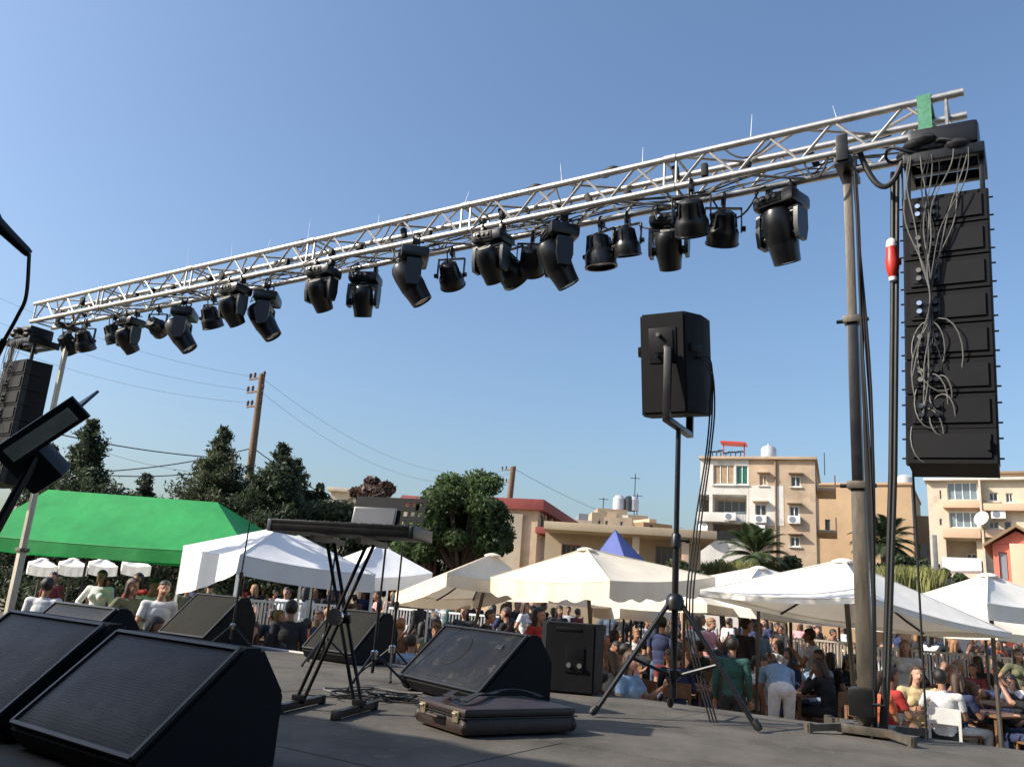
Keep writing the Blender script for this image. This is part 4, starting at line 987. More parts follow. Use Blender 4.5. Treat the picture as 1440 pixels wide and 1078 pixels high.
A3.slab(-.15, A3.w, z3, .16, .4, 11, 'wl_white', 'roof_slab')
q = R(1400, 656, 1462, 676); A3.body(z3+.16, A3.uv(1425, 659)[1], 7, [], q[0], A3.w, 2.0, 'wl_peach', 'penthouse')
A3.slab(q[0]-.4, A3.w, A3.uv(1425, 659)[1], .14, -1.6, 9.3, 'wl_brown', 'penthouse_roof')
u, z = A3.uv(1382, 732); m = MB(); m.lathe([(.45, .12), (.3, .03), (.05, 0)], (u, -.9, z), (-.5, -.8, .35), 16); m.build('satellite_dish', M_('white'), A3.t)
u, z = A3.uv(1404, 724); A3.ac(u, z, -.1)
# awning in front of it
aw = thing('lean_to_roof', 'pale lean-to roof in front of the cream apartment block', 'roof', at(1350, 812, 40)); O = V(aw.location)
p0, p1, p2, p3 = [at(*k)-O for k in ((1326, 806, 39.5), (1381, 806, 39.5), (1380, 788, 43), (1324, 786, 43))]
m = MB(); m.prism([p0, p1, p2, p3], (0, 0, 0), (0, 0, .12)); m.build('roof_sheet', M_('wl_white'), aw)
for p in (p0, p1, p2, p3): m = MB(); m.bar(V((p.x*.97, p.y*.97, -O.z)), p*.97, .14); m.build('post', M_('concrete'), aw)
m = MB(); m.box(((p2.x+p3.x)/2, p2.y, -O.z/2), (p2.x-p3.x, .2, O.z+.4)); m.build('back_wall', M_('doorgrey'), aw, 0)
# --- pink house
A4 = Facade('small pink house with grey door and gabled roof at the right edge', 'building', 1398, 1470, 33, 0, 'wl_pink', 'house', skew=1)
z4 = A4.uv(1405, 765)[1]; R = A4.rect
dr = R(1404, 776, 1419, 815); A4.body(0, z4, 6, [(*dr, .15)]); m = MB(); m.box(((dr[0]+dr[2])/2, .1, (dr[1]+dr[3])/2), (dr[2]-dr[0]-.05, .06, dr[3]-dr[1]-.05)); m.build('door', M_('doorgrey'), A4.t, 0)
m = MB(); pk = A4.w*.5; zt = A4.uv(1428, 746)[1]
m.prism([(0, .0, z4+.01), (A4.w, .0, z4+.01), (pk, .0, zt)], (0, 0, 0), (0, 6, 0)); m.build('gable', M_('wl_pink'), A4.t, 0)
for x0, x1, za, zb in ((-.3, pk, z4-.18, zt+.12), (A4.w+.3, pk, z4-.18, zt+.12)):
    m = MB(); m.prism([(x0, -.35, za+.05), (x1, -.35, zb), (x1, -.35, zb+.12), (x0, -.35, za+.17)], (0, 0, 0), (0, 6.7, 0)); m.build('roof', M_('wl_brown'), A4.t, 0)
q = R(1419, 755, 1470, 815); A4.slab(q[0], A4.w, 0, q[3]-.3, .5, .05, 'wl_peach', 'porch')
# --- red-trimmed building
A5 = Facade('flat roofed building with red roof band behind the round tree', 'building', 752, 812, 46, 60, 'wl_brown')
z5 = A5.uv(758, 717)[1]; R = A5.rect
hs_ = [R(760, 722, 766, 742), R(769, 724, 775, 742), R(778, 726, 784, 742), R(789, 728, 796, 742)]
A5.body(0, z5, 3.2, hs_, mat_='wl_beige')
for h in hs_: A5.window(h, 'wl_white', 'win_dark', nx=1, sill=False)
A5.slab(-.35, A5.w+.4, z5-.05, .6, .35, 3.5, 'rf_red', 'roof_band')
q = R(744, 743, 775, 752); A5.slab(-.3, A5.w, q[1], q[3]-q[1], .8, .05, 'rf_red', 'balcony_parapet')
m = MB(); m.box((-.06, 1.7, z5*.8), (.1, 1.0, 1.5)); m.build('window', M_('win_dark'), A5.t, 0)
# --- long low hall
A6 = Facade('long low sand coloured hall with flat overhanging roof behind the umbrellas', 'building', 764, 985, 38, 0, 'wl_sand', 'hall', skew=0)
z6 = A6.uv(860, 754)[1]; R = A6.rect
hs_ = [R(790, 765, 815, 800), R(922, 768, 955, 800)]
A6.body(0, z6, 8, [(*h, .3) for h in hs_])
for h in hs_: A6.window(h, 'wl_brown', 'win_dark', nx=4, sill=False)
A6.slab(A6.uv(770, 745)[0], A6.w+.5, z6, .34, 1.9, 8, 'wl_sand', 'roof_slab')
for px in (893, 960): u = A6.uv(px, 780)[0]; A6.slab(u-.15, u+.15, 0, z6, 1.6, -1.3, 'wl_peach', 'pillar')
# --- sand houses far behind
A7 = Facade('sandy rooftop house with water tanks behind the long hall', 'building', 829, 909, 74, 74, 'wl_sand', 'house')
z7 = A7.uv(868, 722)[1]; R = A7.rect
hs_ = [R(841, 731, 845, 739), R(850, 727, 853, 732), R(880, 734, 884, 742)]
A7.body(0, z7, 8, hs_)
for h in hs_: A7.window(h, 'wl_white', 'win_dark', nx=1, sill=False)
q = R(842, 714, 884, 722); A7.body(z7, q[3], 5, [], q[0], q[2], .8, 'wl_sand', 'upper_room')
for px in (873, 888, 893): u = A7.uv(px, 715)[0]; m = MB(); m.lathe([(.55, 0), (.55, 1.0), (.3, 1.3), (.1, 1.35)], (u, 1.4, z7+.5), n=12); m.build('water_tank', M_('tank' if px != 888 else 'win_dark'), A7.t)
for px, h in ((852, 1.6), (897, 4.0), (901, 2.2)): u = A7.uv(px, 715)[0]; m = MB(); m.tube([(u, 2, z7), (u, 2, z7+h)], .04, 5); m.box((u, 2, z7+h*.9), (.9, .05, .05)); m.build('aerial', M_('rubber'), A7.t)
A8 = Facade('small grey and sand house block behind the long hall, near the tripod', 'building', 903, 944, 66, 67, 'wl_brown', 'house')
z8 = A8.uv(920, 735)[1]; A8.body(0, z8, 6, [A8.rect(913, 738, 918, 745)]); q = A8.rect(918, 729, 928, 735); A8.body(z8, q[3], 3, [], q[0], q[2], .5, 'wl_peach', 'upper_room')
A9 = Facade('cream house with small rooftop box left of the sandy house', 'building', 797, 829, 62, 62, 'wl_cream', 'house')
z9 = A9.uv(805, 730)[1]; A9.body(0, z9, 5, []); q = A9.rect(815, 721, 828, 730); A9.body(z9, q[3], 3, [], q[0], q[2], .5, 'doorgrey', 'upper_room')
AB = Facade('stacked beige house block with stair tower right behind the blue tent', 'building', 846, 886, 58, 0, 'wl_beige', 'house', skew=4)
zb_ = AB.uv(866, 727)[1]; hb = [AB.rect(851, 732, 855, 739), AB.rect(872, 733, 876, 740)]; AB.body(0, zb_, 6, hb)
for h in hb: AB.window(h, 'wl_white', 'win_dark', nx=1, sill=False)
q = AB.rect(853, 718, 866, 727); AB.body(zb_, q[3], 3, [], q[0], q[2], .6, 'wl_sand', 'stair_tower')
q = AB.rect(874, 722, 882, 727); AB.body(zb_, q[3], 2, [], q[0], q[2], .9, 'wl_white', 'roof_box')
A10 = Facade('pale yellow house far behind the conifers, left of the music rest', 'building', 452, 503, 70, 70, 'wl_cream', 'house')
z10 = A10.uv(475, 691)[1]; A10.body(0, z10, 6, [A10.rect(490, 700, 496, 707)]); A10.slab(-.3, A10.w+.3, z10, .3, .4, 6, 'wl_cream', 'roof_slab')
A11 = Facade('house with orange tiled roof behind the round tree', 'building', 556, 594, 62, 62, 'wl_cream', 'house')
z11 = A11.uv(570, 710)[1]; A11.body(0, z11, 6, []); m = MB(); m.prism([(-.4, -.4, z11), (A11.w+.4, -.4, z11), (A11.w+.4, 3, z11+.9), (-.4, 3, z11+.9)], (0, 0, 0), (0, 0, .18)); m.prism([(-.4, 6.4, z11), (A11.w+.4, 6.4, z11), (A11.w+.4, 3, z11+.9), (-.4, 3, z11+.9)], (0, 0, 0), (0, 0, .18)); m.build('roof', M_('rf_red'), A11.t, 0)
A12 = Facade('pinkish house just showing behind the green tent ridge', 'building', 246, 268, 60, 60, 'wl_peach', 'house')
z12 = A12.uv(256, 691)[1]; A12.body(0, z12, 6, [])
A13 = Facade('pale yellow house showing through the round tree', 'building', 690, 730, 46, 46, 'wl_cream', 'house')
z13 = A13.uv(725, 722)[1]; A13.body(0, z13, 6, [A13.rect(700, 735, 707, 748)])

# ------------------------------------------------------------------ vegetation
def leaf_mat(name, c, tr=.25): return mat(name, c, .65, 0, .45, 1.1, 0, 10, transl=tr)
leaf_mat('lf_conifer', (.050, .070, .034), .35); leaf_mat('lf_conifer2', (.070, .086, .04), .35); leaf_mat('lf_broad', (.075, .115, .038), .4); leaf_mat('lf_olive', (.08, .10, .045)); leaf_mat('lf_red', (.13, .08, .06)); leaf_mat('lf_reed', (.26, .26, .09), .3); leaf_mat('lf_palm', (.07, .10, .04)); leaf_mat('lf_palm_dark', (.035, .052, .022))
mat('bark', (.10, .07, .05), .9, 0, .35, 5, .5, 20)
def leaves(name, pts, size, m, parent, o, elong=2.0, droop=0.0):
    n = len(pts); pts = np.asarray(pts)
    d = RNG.normal(size=(n, 3)); d[:, 2] -= droop; d /= np.linalg.norm(d, axis=1)[:, None]
    e = RNG.normal(size=(n, 3)); e -= d*(e*d).sum(1)[:, None]; e /= np.linalg.norm(e, axis=1)[:, None]
    s = size*RNG.uniform(.6, 1.4, (n, 1)); a = d*s*elong*.5; b = e*s*.5
    p = pts-np.array(o)
    v = np.stack([p-a, p+b*.9-a*.1, p+a, p-b*.9-a*.1], 1).reshape(-1, 3)
    me = bpy.data.meshes.new(name); me.vertices.add(4*n); me.vertices.foreach_set('co', v.ravel())
    me.loops.add(4*n); me.loops.foreach_set('vertex_index', np.arange(4*n, dtype=np.int32)); me.polygons.add(n)
    me.polygons.foreach_set('loop_start', np.arange(0, 4*n, 4, dtype=np.int32)); me.update(calc_edges=True)
    me.materials.append(M_(m)); ob = bpy.data.objects.new(name, me); C.objects.link(ob); ob.parent = parent; return ob
def conifer(label, px, py, y, rad_, m='lf_conifer', dens=1.0, taper=.75, bare=.1):
    rad_ *= 1.38; top = at(px, py, y); H = top.z; base = V((top.x, top.y, 0)); t = thing('conifer_tree', label, 'tree', base, 0, 'dark conifers behind the tents')
    k = MB(); k.tube([(0, 0, 0), (.05, 0, H*.5), (0, 0, H*.97)], [.17, .10, .02], 8); k.build('trunk', M_('bark'), t)
    pts = []; br = MB(); z = H*.07; nb = 0
    while z < H*.985:
        u = z/H; r = rad_*(1-u)**(taper+.35*u)*random.uniform(.7, 1.2)+.05
        nbr = 5 if u < .85 else 3
        for b in range(nbr):
            a = random.random()*6.283; rr = r*random.uniform(.65, 1.12); tip = V((math.cos(a)*rr, math.sin(a)*rr, z+rr*random.uniform(.12, .5)))
            br.tube([(0, 0, z), tip*.5+V((0, 0, z*.5)), tip], [.03, .02, .006], 4)
            nn_ = int((40+120*rr)*dens)
            for i in range(nn_):
                q = random.random()**.6; p = V((0, 0, z)).lerp(tip, q); w_ = .09+.20*rr*(1-q*.5)
                pts.append((base.x+p.x+random.gauss(0, w_*.6), base.y+p.y+random.gauss(0, w_*.6), p.z+random.gauss(0, w_*.42)))
        z += .10+.22*(1-u)
    br.build('limbs', M_('bark'), t, 0, False); leaves('crown', pts, .062, m, t, base, 2.4); return t
conifer('tall dark conifer behind the left end of the green tent', 133, 588, 27, 2.1)
conifer('dark conifer half hidden behind the left tower', 74, 622, 27, 1.8)
conifer('low conifer top just above the green tent ridge', 206, 666, 31, 1.9)
conifer('tall conifer left of the leaning wooden utility pole', 318, 599, 28, 2.3, 'lf_conifer2')
conifer('tall conifer right of the leaning wooden utility pole', 399, 621, 27, 2.2)
conifer('second conifer crown right of the utility pole, slightly lower', 418, 642, 29, 1.9)
conifer('short dark conifer left of the pale yellow house', 452, 678, 29, 1.5)
conifer('dark conifer low between the utility pole and the tent', 358, 668, 30, 2.2)
def broad(label, px, py, y, r, m, n=16000, name='leafy_tree', clumps=26, z0=.35, size=.13, squash=1.0):
    top = at(px, py, y); H = top.z; base = V((top.x, top.y, 0)); t = thing(name, label, 'tree', base)
    k = MB(); k.tube([(0, 0, 0), (.1, 0, H*.25), (.0, .1, H*.45)], [.22, .17, .13], 9); k.build('trunk', M_('bark'), t)
    pts = []; lm = MB(); cz = H-r*squash
    per = n//clumps
    for c in range(clumps):
        a = random.random()*6.283; ph = math.acos(random.uniform(-.75, 1)); q = random.uniform(.55, .92)
        cc = V((math.cos(a)*math.sin(ph)*r*q, math.sin(a)*math.sin(ph)*r*q, cz+math.cos(ph)*r*squash*q*.93)); cr = r*random.uniform(.22, .36)
        lm.tube([(0, .1, H*.42), V((0, 0, H*.42)).lerp(cc, .5)+V((0, 0, -.1)), cc], [.07, .045, .015], 5)
        g = RNG.normal(size=(per, 3)); g /= np.linalg.norm(g, axis=1)[:, None]; g *= (RNG.random((per, 1))**.5)*cr; g[:, 2] *= .75
        pts.append(g+np.array(base+cc))
    lm.build('limbs', M_('bark'), t, 0, False); leaves('crown', np.concatenate(pts), size, m, t, base, 1.6, .3); return t
broad('round leafy green tree behind the cream umbrellas', 660, 652, 25, 1.62, 'lf_broad', 30000, clumps=44, size=.085, squash=1.05)
broad('lower leafy tree filling in below the round green tree', 618, 712, 26, 1.55, 'lf_broad', 18000, clumps=26, size=.085)
broad('reddish leaved tree behind the music rest', 525, 664, 34, 1.3, 'lf_red', 5000, clumps=16, size=.13)
broad('dark bushy tree behind the tent right of the conifers', 476, 708, 28, 1.6, 'lf_conifer2', 11000, clumps=16, size=.12)
broad('dark bushy tree behind the keyboard', 562, 712, 28, 1.75, 'lf_conifer', 14000, clumps=18, size=.12)
broad('olive bush at the foot of the apartment block, right of the palm', 1100, 778, 48, 1.6, 'lf_olive', 5000, 'bush', 14, size=.16, squash=.8)
broad('green bush at the foot of the apartment block, left of the palm', 1015, 782, 46, 1.6, 'lf_olive', 5000, 'bush', 14, size=.16, squash=.8)
broad('small green bush behind the concrete post on the right', 1330, 795, 34, .9, 'lf_broad', 3000, 'bush', 10, size=.12)
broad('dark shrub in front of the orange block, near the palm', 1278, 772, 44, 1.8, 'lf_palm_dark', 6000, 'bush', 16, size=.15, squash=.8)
broad('olive shrub left of the low hall beside the tripod', 960, 786, 36, 1.0, 'lf_olive', 3000, 'bush', 10, size=.13, squash=.7)
def palm(label, px, py, y, L, m, n=26):
    cr = at(px, py, y); base = V((cr.x, cr.y, 0)); t = thing('palm_tree', label, 'palm tree', base)
    k = MB(); prof = []
    for i in range(15): prof.append((.24+.03*(i % 2)-.004*i, cr.z*i/14))
    k.lathe(prof, n=12); k.build('trunk', M_('bark'), t)
    mb = MB(); pts = []
    for i in range(11): u = i/10; pts.append(V((0, u*L*.92-.10*L*u*u, L*(.55*u-.62*u*u))))
    mb.tube(pts, [.03*(1-.85*i/10) for i in range(11)], 4)
    for i in range(34):
        u = .12+.86*i/33; j = min(9, int(u*10)); p = pts[j].lerp(pts[j+1], u*10-j); ll = L*.30*(math.sin(u*2.7+.35))+.05
        for s in (-1, 1):
            tip = p+V((s*ll*.85, ll*.5, -ll*.22)); mb.add([p, p+V((s*ll*.4, ll*.17, .0)), tip, p+V((s*ll*.34, ll*.29, -.02))], [(0, 1, 2, 3)])
    fm = mb.mesh('frond', M_(m), 0, False)
    for i in range(n):
        a = i*2.4; e = rad(62-105*(i/n)**1.1)
        inst(fm, 'frond', t, (0, 0, cr.z), Matrix.Rotation(a, 3, 'Z') @ Matrix.Rotation(e+random.uniform(-.1, .1), 3, 'X'))
    return t
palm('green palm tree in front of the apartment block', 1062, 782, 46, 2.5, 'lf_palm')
palm('dark shaded palm behind the right tower', 1243, 764, 47, 2.4, 'lf_palm_dark')  # its shade is put into the darker leaf colour
# reeds
def reeds(label, px0, px1, pyt, y0, y1, n):
    vs = []; fs = []; base = at((px0+px1)/2, 830, (y0+y1)/2); base.z = 0
    for i in range(n):
        px = random.uniform(px0, px1); y = random.uniform(y0, y1); p = at(px, 830, y); top = at(px, pyt+random.uniform(0, 26)+abs(px-(px0+px1)/2)*.05, y).z
        q = V((p.x, p.y, 0))-base; a = random.random()*6.28; lean = V((math.cos(a), math.sin(a), 0))*random.uniform(.05, .5); wd = V((-math.sin(a), math.cos(a), 0))*random.uniform(.02, .045)
        z0 = max(0, top-random.uniform(.9, 1.8)); k = len(vs)
        vs += [q-wd+UP*z0, q+wd+UP*z0, q+wd*.8+lean*.4+UP*(z0+(top-z0)*.65), q+lean+UP*top, q-wd*.8+lean*.4+UP*(z0+(top-z0)*.65)]; fs.append((k, k+1, k+2, k+3, k+4))
    m = MB(); m.add(vs, fs); o = m.build('reeds', M_('lf_reed'), None, 0, False); o.location = base; return tag(o, label, 'reeds', kind='stuff')
reeds('tall yellow green reeds between the right tower and the cream block', 1205, 1320, 792, 30, 35, 3600)
reeds('green reeds at the foot of the palm and apartment block', 985, 1060, 785, 40, 43, 1500)
cp_ = thing('concrete_post', 'grey concrete post beside the reeds on the right', 'post', V((at(1315, 800, 33).x, 33, 0)))
m = MB(); m.box((0, 0, 1.85+1.55), (.2, .2, 2*1.0+2.2), None, .01); m.box((0, 0, 1.2), (.24, .24, 2.4), None, .01); m.build('shaft', M_('concrete'), cp_)

# ------------------------------------------------------------------ utility poles and wires
def upole(label, pxt, pyt, pxb, pyb, y, r, arms):
    top = at(pxt, pyt, y); b = at(pxb, pyb, y); k = (top.z)/(top.z-b.z); base = top+(b-top)*k; base = V((base.x, base.y, 0))
    t = thing('utility_pole', label, 'utility pole', base); T = top-base
    m = MB(); m.tube([(0, 0, 0), T*.5, T], [r*1.25, r*1.1, r*.85], 12); m.build('shaft', M_('polewood'), t)
    for i, (f, L) in enumerate(arms):
        c = T*f; m = MB(); d = V((.80, -.6, 0)); m.bar(c-d*L, c+d*L*.2, .05, .06); am = m.build('cross_arm', M_('polewood'), t)
        for k2 in (-.95, -.6, .15):
            m = MB(); m.lathe([(.02, 0), (.06, .05), (.04, .09), (.065, .13), (.03, .2)], c+d*L*k2+UP*.05, n=10); m.build('insulator', M_('insul'), am)
    return t, base, T
u1, ub, uT = upole('leaning brown wooden utility pole between the conifers', 369, 526, 353, 652, 30, .135, ((.985, .75), (.93, .8), (.87, .7)))
u2, ub2, uT2 = upole('far grey utility pole behind the round tree', 722, 656, 718, 690, 52, .2, ((.98, .9), (.9, .7)))
def wire(label, p, q, s, r, n=18):
    p, q = V(p), V(q); o = thing('overhead_wire', label, 'wire', (p.x, p.y, 0), 0, 'overhead wires')
    m = MB(o.location); m.tube(sag(p, q, s, n), r*(.7 if r < .012 else .85), 4); m.build('strand', M_('rubber' if r > .012 else 'wiregrey'), o)
wire('thick wire from the utility pole to the left, highest of the left ones', ub+uT*.70, at(-60, 655, 26), .5, .022)
wire('thick dark wire crossing behind the left tower towards the conifer', at(60, 605, 26), at(302, 643, 30), .12, .022)
wire('low thick wire above the green tent', at(150, 668, 27), at(300, 662, 30), .1, .02)
wire('thick wire from the utility pole down to the right', ub+uT*.70, at(560, 735, 48), .45, .024)
wire('second wire from the utility pole down to the right', ub+uT*.62, at(505, 700, 46), .5, .02)
wire('short drop wire beside the utility pole', ub+uT*.55, at(385, 660, 30), .1, .015)
wire('thin top wire from the utility pole towards the far pole', ub+uT*.985, at(722, 658, 52), 1.6, .008)
wire('thin middle wire from the utility pole towards the far pole', ub+uT*.93, at(719, 664, 52), 1.8, .008)
wire('thin high wire running left from the pole across the truss lamps', ub+uT*.985, at(-20, 410, 26), .4, .006)
wire('thin middle wire running left from the pole', ub+uT*.93, at(-20, 445, 26), .4, .006)
wire('thin lower wire running left from the pole', ub+uT*.88, at(-20, 478, 26), .4, .006)
wire('thin wire right of the far pole sloping down', at(722, 658, 52), at(960, 742, 90), 1.0, .016)
wire('faint thin wire among the conifers', at(130, 630, 28), at(330, 668, 31), .2, .008)
# ------------------------------------------------------------------ people
def skinmat(n, c): return mat(n, c, .55, 0, .08, 12, .05, 150, spec=.35)
skinmat('skin_a', (.42, .23, .155)); skinmat('skin_b', (.31, .16, .10)); skinmat('skin_c', (.50, .30, .215))
mat('eye', (.03, .02, .015), .3); mat('lip', (.30, .10, .08), .5)
mat('hair_black', (.014, .011, .010), .5, 0, .4, 40, .3, 200); mat('hair_brown', (.055, .03, .018), .5, 0, .4, 40, .3, 200); mat('hair_fair', (.30, .15, .06), .5, 0, .3, 40, .3, 200)
CL = {'white': (.66, .66, .66), 'pale grey': (.46, .46, .46), 'black': (.018, .018, .02), 'navy': (.025, .035, .09), 'red': (.36, .03, .028), 'orange': (.60, .14, .06), 'light blue': (.22, .33, .46), 'maroon': (.13, .02, .025), 'olive': (.13, .13, .07), 'pink': (.62, .30, .30), 'teal': (.02, .075, .065), 'brown': (.16, .085, .05), 'yellow': (.50, .40, .22)}
for k, c in CL.items(): mat('cl_'+k, c, .88, 0, .22, 7, .7, 9)
mat('jeans', (.06, .09, .16), .9, 0, .2, 8, .2, 80)
def cap(m, a, b, ra, rb, n=10):
    a, b = V(a), V(b); d = b-a; L = d.length; d /= max(L, 1e-6); prof = []
    for i in range(4): t = math.pi/2*(1-i/4); prof.append((ra*math.cos(t), -ra*math.sin(t)))
    prof.append((ra, 0)); prof.append((rb, L))
    for i in range(1, 5): t = math.pi/2*i/4; prof.append((max(rb*math.cos(t), .0005), L+rb*math.sin(t)))
    m.lathe(prof, a, d, n)
def pose_joints(P):
    J = dict(pelvis=V((0, 0, .95)), chest=V((0, .0, 1.28)), neck=V((0, .01, 1.47)), head=V((0, -.02, 1.63)))
    J.update({'hipL': V((-.09, 0, .93)), 'hipR': V((.09, 0, .93)), 'kneeL': V((-.10, -.02, .50)), 'kneeR': V((.10, -.02, .50)), 'ankL': V((-.11, .02, .085)), 'ankR': V((.11, .02, .085)), 'shL': V((-.185, .01, 1.41)), 'shR': V((.185, .01, 1.41)), 'elL': V((-.23, .03, 1.13)), 'elR': V((.23, .03, 1.13)), 'wrL': V((-.24, -.05, .89)), 'wrR': V((.24, -.05, .89))})
    J.update({k: V(v) for k, v in P.items()}); return J
SIT = {'pelvis': (0, .02, .52), 'chest': (0, -.03, .86), 'neck': (0, -.05, 1.05), 'head': (0, -.09, 1.21), 'hipL': (-.09, .02, .50), 'hipR': (.09, .02, .50), 'kneeL': (-.13, -.42, .50), 'kneeR': (.13, -.42, .50), 'ankL': (-.13, -.38, .085), 'ankR': (.13, -.36, .085), 'shL': (-.185, -.04, .99), 'shR': (.185, -.04, .99), 'elL': (-.25, -.16, .74), 'elR': (.25, -.16, .74), 'wrL': (-.13, -.37, .78), 'wrR': (.13, -.37, .78)}
POSES = {
 'stand': {}, 
 'face': {'elL': (-.27, -.02, 1.13), 'wrL': (-.30, -.20, .98), 'elR': (.26, .02, 1.15), 'wrR': (.20, -.20, 1.05), 'ankL': (-.16, .02, .085), 'ankR': (.14, .05, .085), 'head': (.02, -.03, 1.63)},
 'phone': {'elR': (.27, -.10, 1.18), 'wrR': (.17, -.30, 1.38), 'elL': (-.24, -.02, 1.13), 'wrL': (-.16, -.24, 1.10), 'head': (.02, -.05, 1.62)},
 'hips': {'elL': (-.37, .06, 1.17), 'wrL': (-.20, -.02, 1.0), 'elR': (.24, .04, 1.13), 'wrR': (.25, -.07, .89), 'ankL': (-.15, .0, .085), 'ankR': (.15, .04, .085)},
 'walk': {'kneeL': (-.10, -.20, .53), 'ankL': (-.10, -.16, .10), 'kneeR': (.10, .05, .50), 'ankR': (.10, .26, .12), 'elL': (-.23, .14, 1.15), 'wrL': (-.22, .14, .90), 'elR': (.23, -.08, 1.14), 'wrR': (.20, -.28, .98)},
 'sit': SIT,
 'sit_back': {**SIT, 'chest': (0, .08, .87), 'neck': (0, .10, 1.06), 'head': (.02, .06, 1.22), 'shL': (-.185, .09, .99), 'shR': (.185, .09, .99), 'elL': (-.25, .04, .74), 'elR': (.29, -.02, .78), 'wrL': (-.14, -.18, .66), 'wrR': (.24, -.22, .92)},
 'sit_chin': {**SIT, 'chest': (0, -.08, .85), 'neck': (0, -.13, 1.02), 'head': (-.01, -.19, 1.16), 'shL': (-.18, -.11, .97), 'shR': (.18, -.11, .97), 'elR': (.17, -.34, .79), 'wrR': (.07, -.30, 1.0), 'elL': (-.22, -.22, .74), 'wrL': (-.03, -.40, .78)},
 'sit_arm': {**SIT, 'elR': (.30, -.14, 1.02), 'wrR': (.28, -.30, 1.22), 'head': (.03, -.06, 1.22)},
 'bend': {'pelvis': (0, .05, .90), 'hipL': (-.09, .05, .88), 'hipR': (.09, .05, .88), 'chest': (0, -.25, 1.08), 'neck': (0, -.42, 1.13), 'head': (0, -.56, 1.12), 'shL': (-.18, -.36, 1.10), 'shR': (.18, -.36, 1.10), 'elL': (-.22, -.46, .85), 'elR': (.22, -.44, .85), 'wrL': (-.18, -.56, .65), 'wrR': (.16, -.54, .64), 'kneeL': (-.11, -.04, .49), 'kneeR': (.11, -.02, .49)},
}
TPL = {}
def make_person_meshes(key, pose, female, detail=.28):
    J = pose_joints(POSES[pose]); m = MB(); fm = female
    ts = (J['chest']-J['pelvis']).normalized(); side = (J['shR']-J['shL']).normalized()
    tw = .155 if fm else .165
    TM = Matrix((side, ts.cross(side), ts)).transposed()
    m.ell(J['pelvis']+ts*.01, (.17 if fm else .158, .118, .125), TM, 16, 10)
    m.ell(J['pelvis'].lerp(J['chest'], .5), (.132 if fm else .148, .10, .20), TM, 16, 10)
    m.ell(J['chest']-ts*.0, (tw, .112, .17), TM, 16, 10)
    m.ell(J['chest']+ts*.10, (.16 if fm else .175, .09, .08), TM, 16, 8)
    if fm:
        for s in (-1, 1): m.ell(J['chest']+side*s*.075-TM.col[1]*-.0+TM.col[1]*-.09, (.062, .06, .062), TM)
    bones = []
    def limb(a, b, ra, rb, part): cap(m, a, b, ra, rb); bones.append((V(a), V(b), part))
    bones.append((J['pelvis']-ts*.08, J['pelvis']+ts*.03, 'hip')); bones.append((J['pelvis']+ts*.06, J['chest']+ts*.12, 'torso'))
    limb(J['chest']+ts*.1, J['neck'], .06, .052, 'neckbase'); 
    hd = (J['head']-J['neck']).normalized()
    cap(m, J['neck'], J['head']-hd*.04, .050, .05); bones.append((J['neck']+hd*.02, J['head'], 'head'))
    for s, S_ in ((-1, 'L'), (1, 'R')):
        limb(J['chest']+ts*.11+side*s*.08, J['sh'+S_], .06, .058, 'torso')
        limb(J['sh'+S_], J['el'+S_], .054, .042, 'uarm'); limb(J['el'+S_], J['wr'+S_], .040, .027, 'farm')
        limb(J['hip'+S_], J['knee'+S_], .088, .058, 'thigh'); limb(J['knee'+S_], J['ank'+S_], .056, .036, 'shin')
        A = J['ank'+S_]; cap(m, A-V((0, 0, .045))+V((0, .04, 0)), A+V((s*.02, -.15, -.052)), .036, .030); bones.append((A-V((0, 0, .05)), A+V((0, -.15, -.055)), 'foot'))
        # hand: palm, four bent fingers, thumb
        d = (J['wr'+S_]-J['el'+S_]).normalized(); W = J['wr'+S_]; sd = d.cross(V((0, 1, .2))); 
        if sd.length < .1: sd = V((1, 0, 0))
        sd.normalize(); pn = sd.cross(d).normalized()
        pm = Matrix((sd, pn, d)).transposed(); m.ell(W+d*.05, (.040, .018, .056), pm, 10, 8); bones.append((W, W+d*.17, 'hand'))
        for i, (o, L) in enumerate(((-.030, .068), (-.010, .078), (.010, .073), (.028, .058))):
            k0 = W+d*.09+sd*o; k1 = k0+(d*.85+pn*.4*s).normalized()*L*.55; k2 = k1+(d*.5+pn*.85*s).normalized()*L*.5
            cap(m, k0-d*.02, k1, .0095, .009, 6); cap(m, k1, k2, .009, .008, 6)
        th = W+d*.035-sd*.035; cap(m, th, th+(d*.6-sd*.75).normalized()*.035, .012, .010, 6); cap(m, th+(d*.6-sd*.75).normalized()*.035, th+(d*.6-sd*.75).normalized()*.035+d*.03, .010, .009, 6)
    H = J['head']; fr = V((0, -1, 0))
    if pose == 'bend': fr = V((0, -.35, -.94))
    elif 'sit_chin' == pose: fr = V((0, -.9, -.3)).normalized()
    upv = (hd-fr*hd.dot(fr)).normalized(); HM = Matrix((upv.cross(-fr)*-1 if False else (-fr).cross(upv)*-1, -fr, upv)).transposed()
    if HM.determinant() < 0: HM = Matrix((HM.col[0]*-1, HM.col[1], HM.col[2])).transposed()
    def h(x, y, z): return H+HM @ V((x, y, z))          # y negative: face side
    m.ell(h(0, .012, .035), (.076, .096, .088), HM, 16, 12); m.ell(h(0, -.022, -.03), (.062, .072, .085), HM, 16, 12)
    m.ell(h(0, -.062, -.092), (.026, .022, .022), HM)                      # chin
    cap(m, h(0, -.088, .016), h(0, -.108, -.026), .010, .014, 8)             # nose
    for s in (-1, 1):
        m.ell(h(s*.077, .012, .0), (.009, .02, .032), HM); m.ell(h(s*.031, -.083, .026), (.017, .01, .006), HM)
    me = m.mesh('body_'+key, None, 0, False)
    ob = bpy.data.objects.new('tmp', me); C.objects.link(ob)
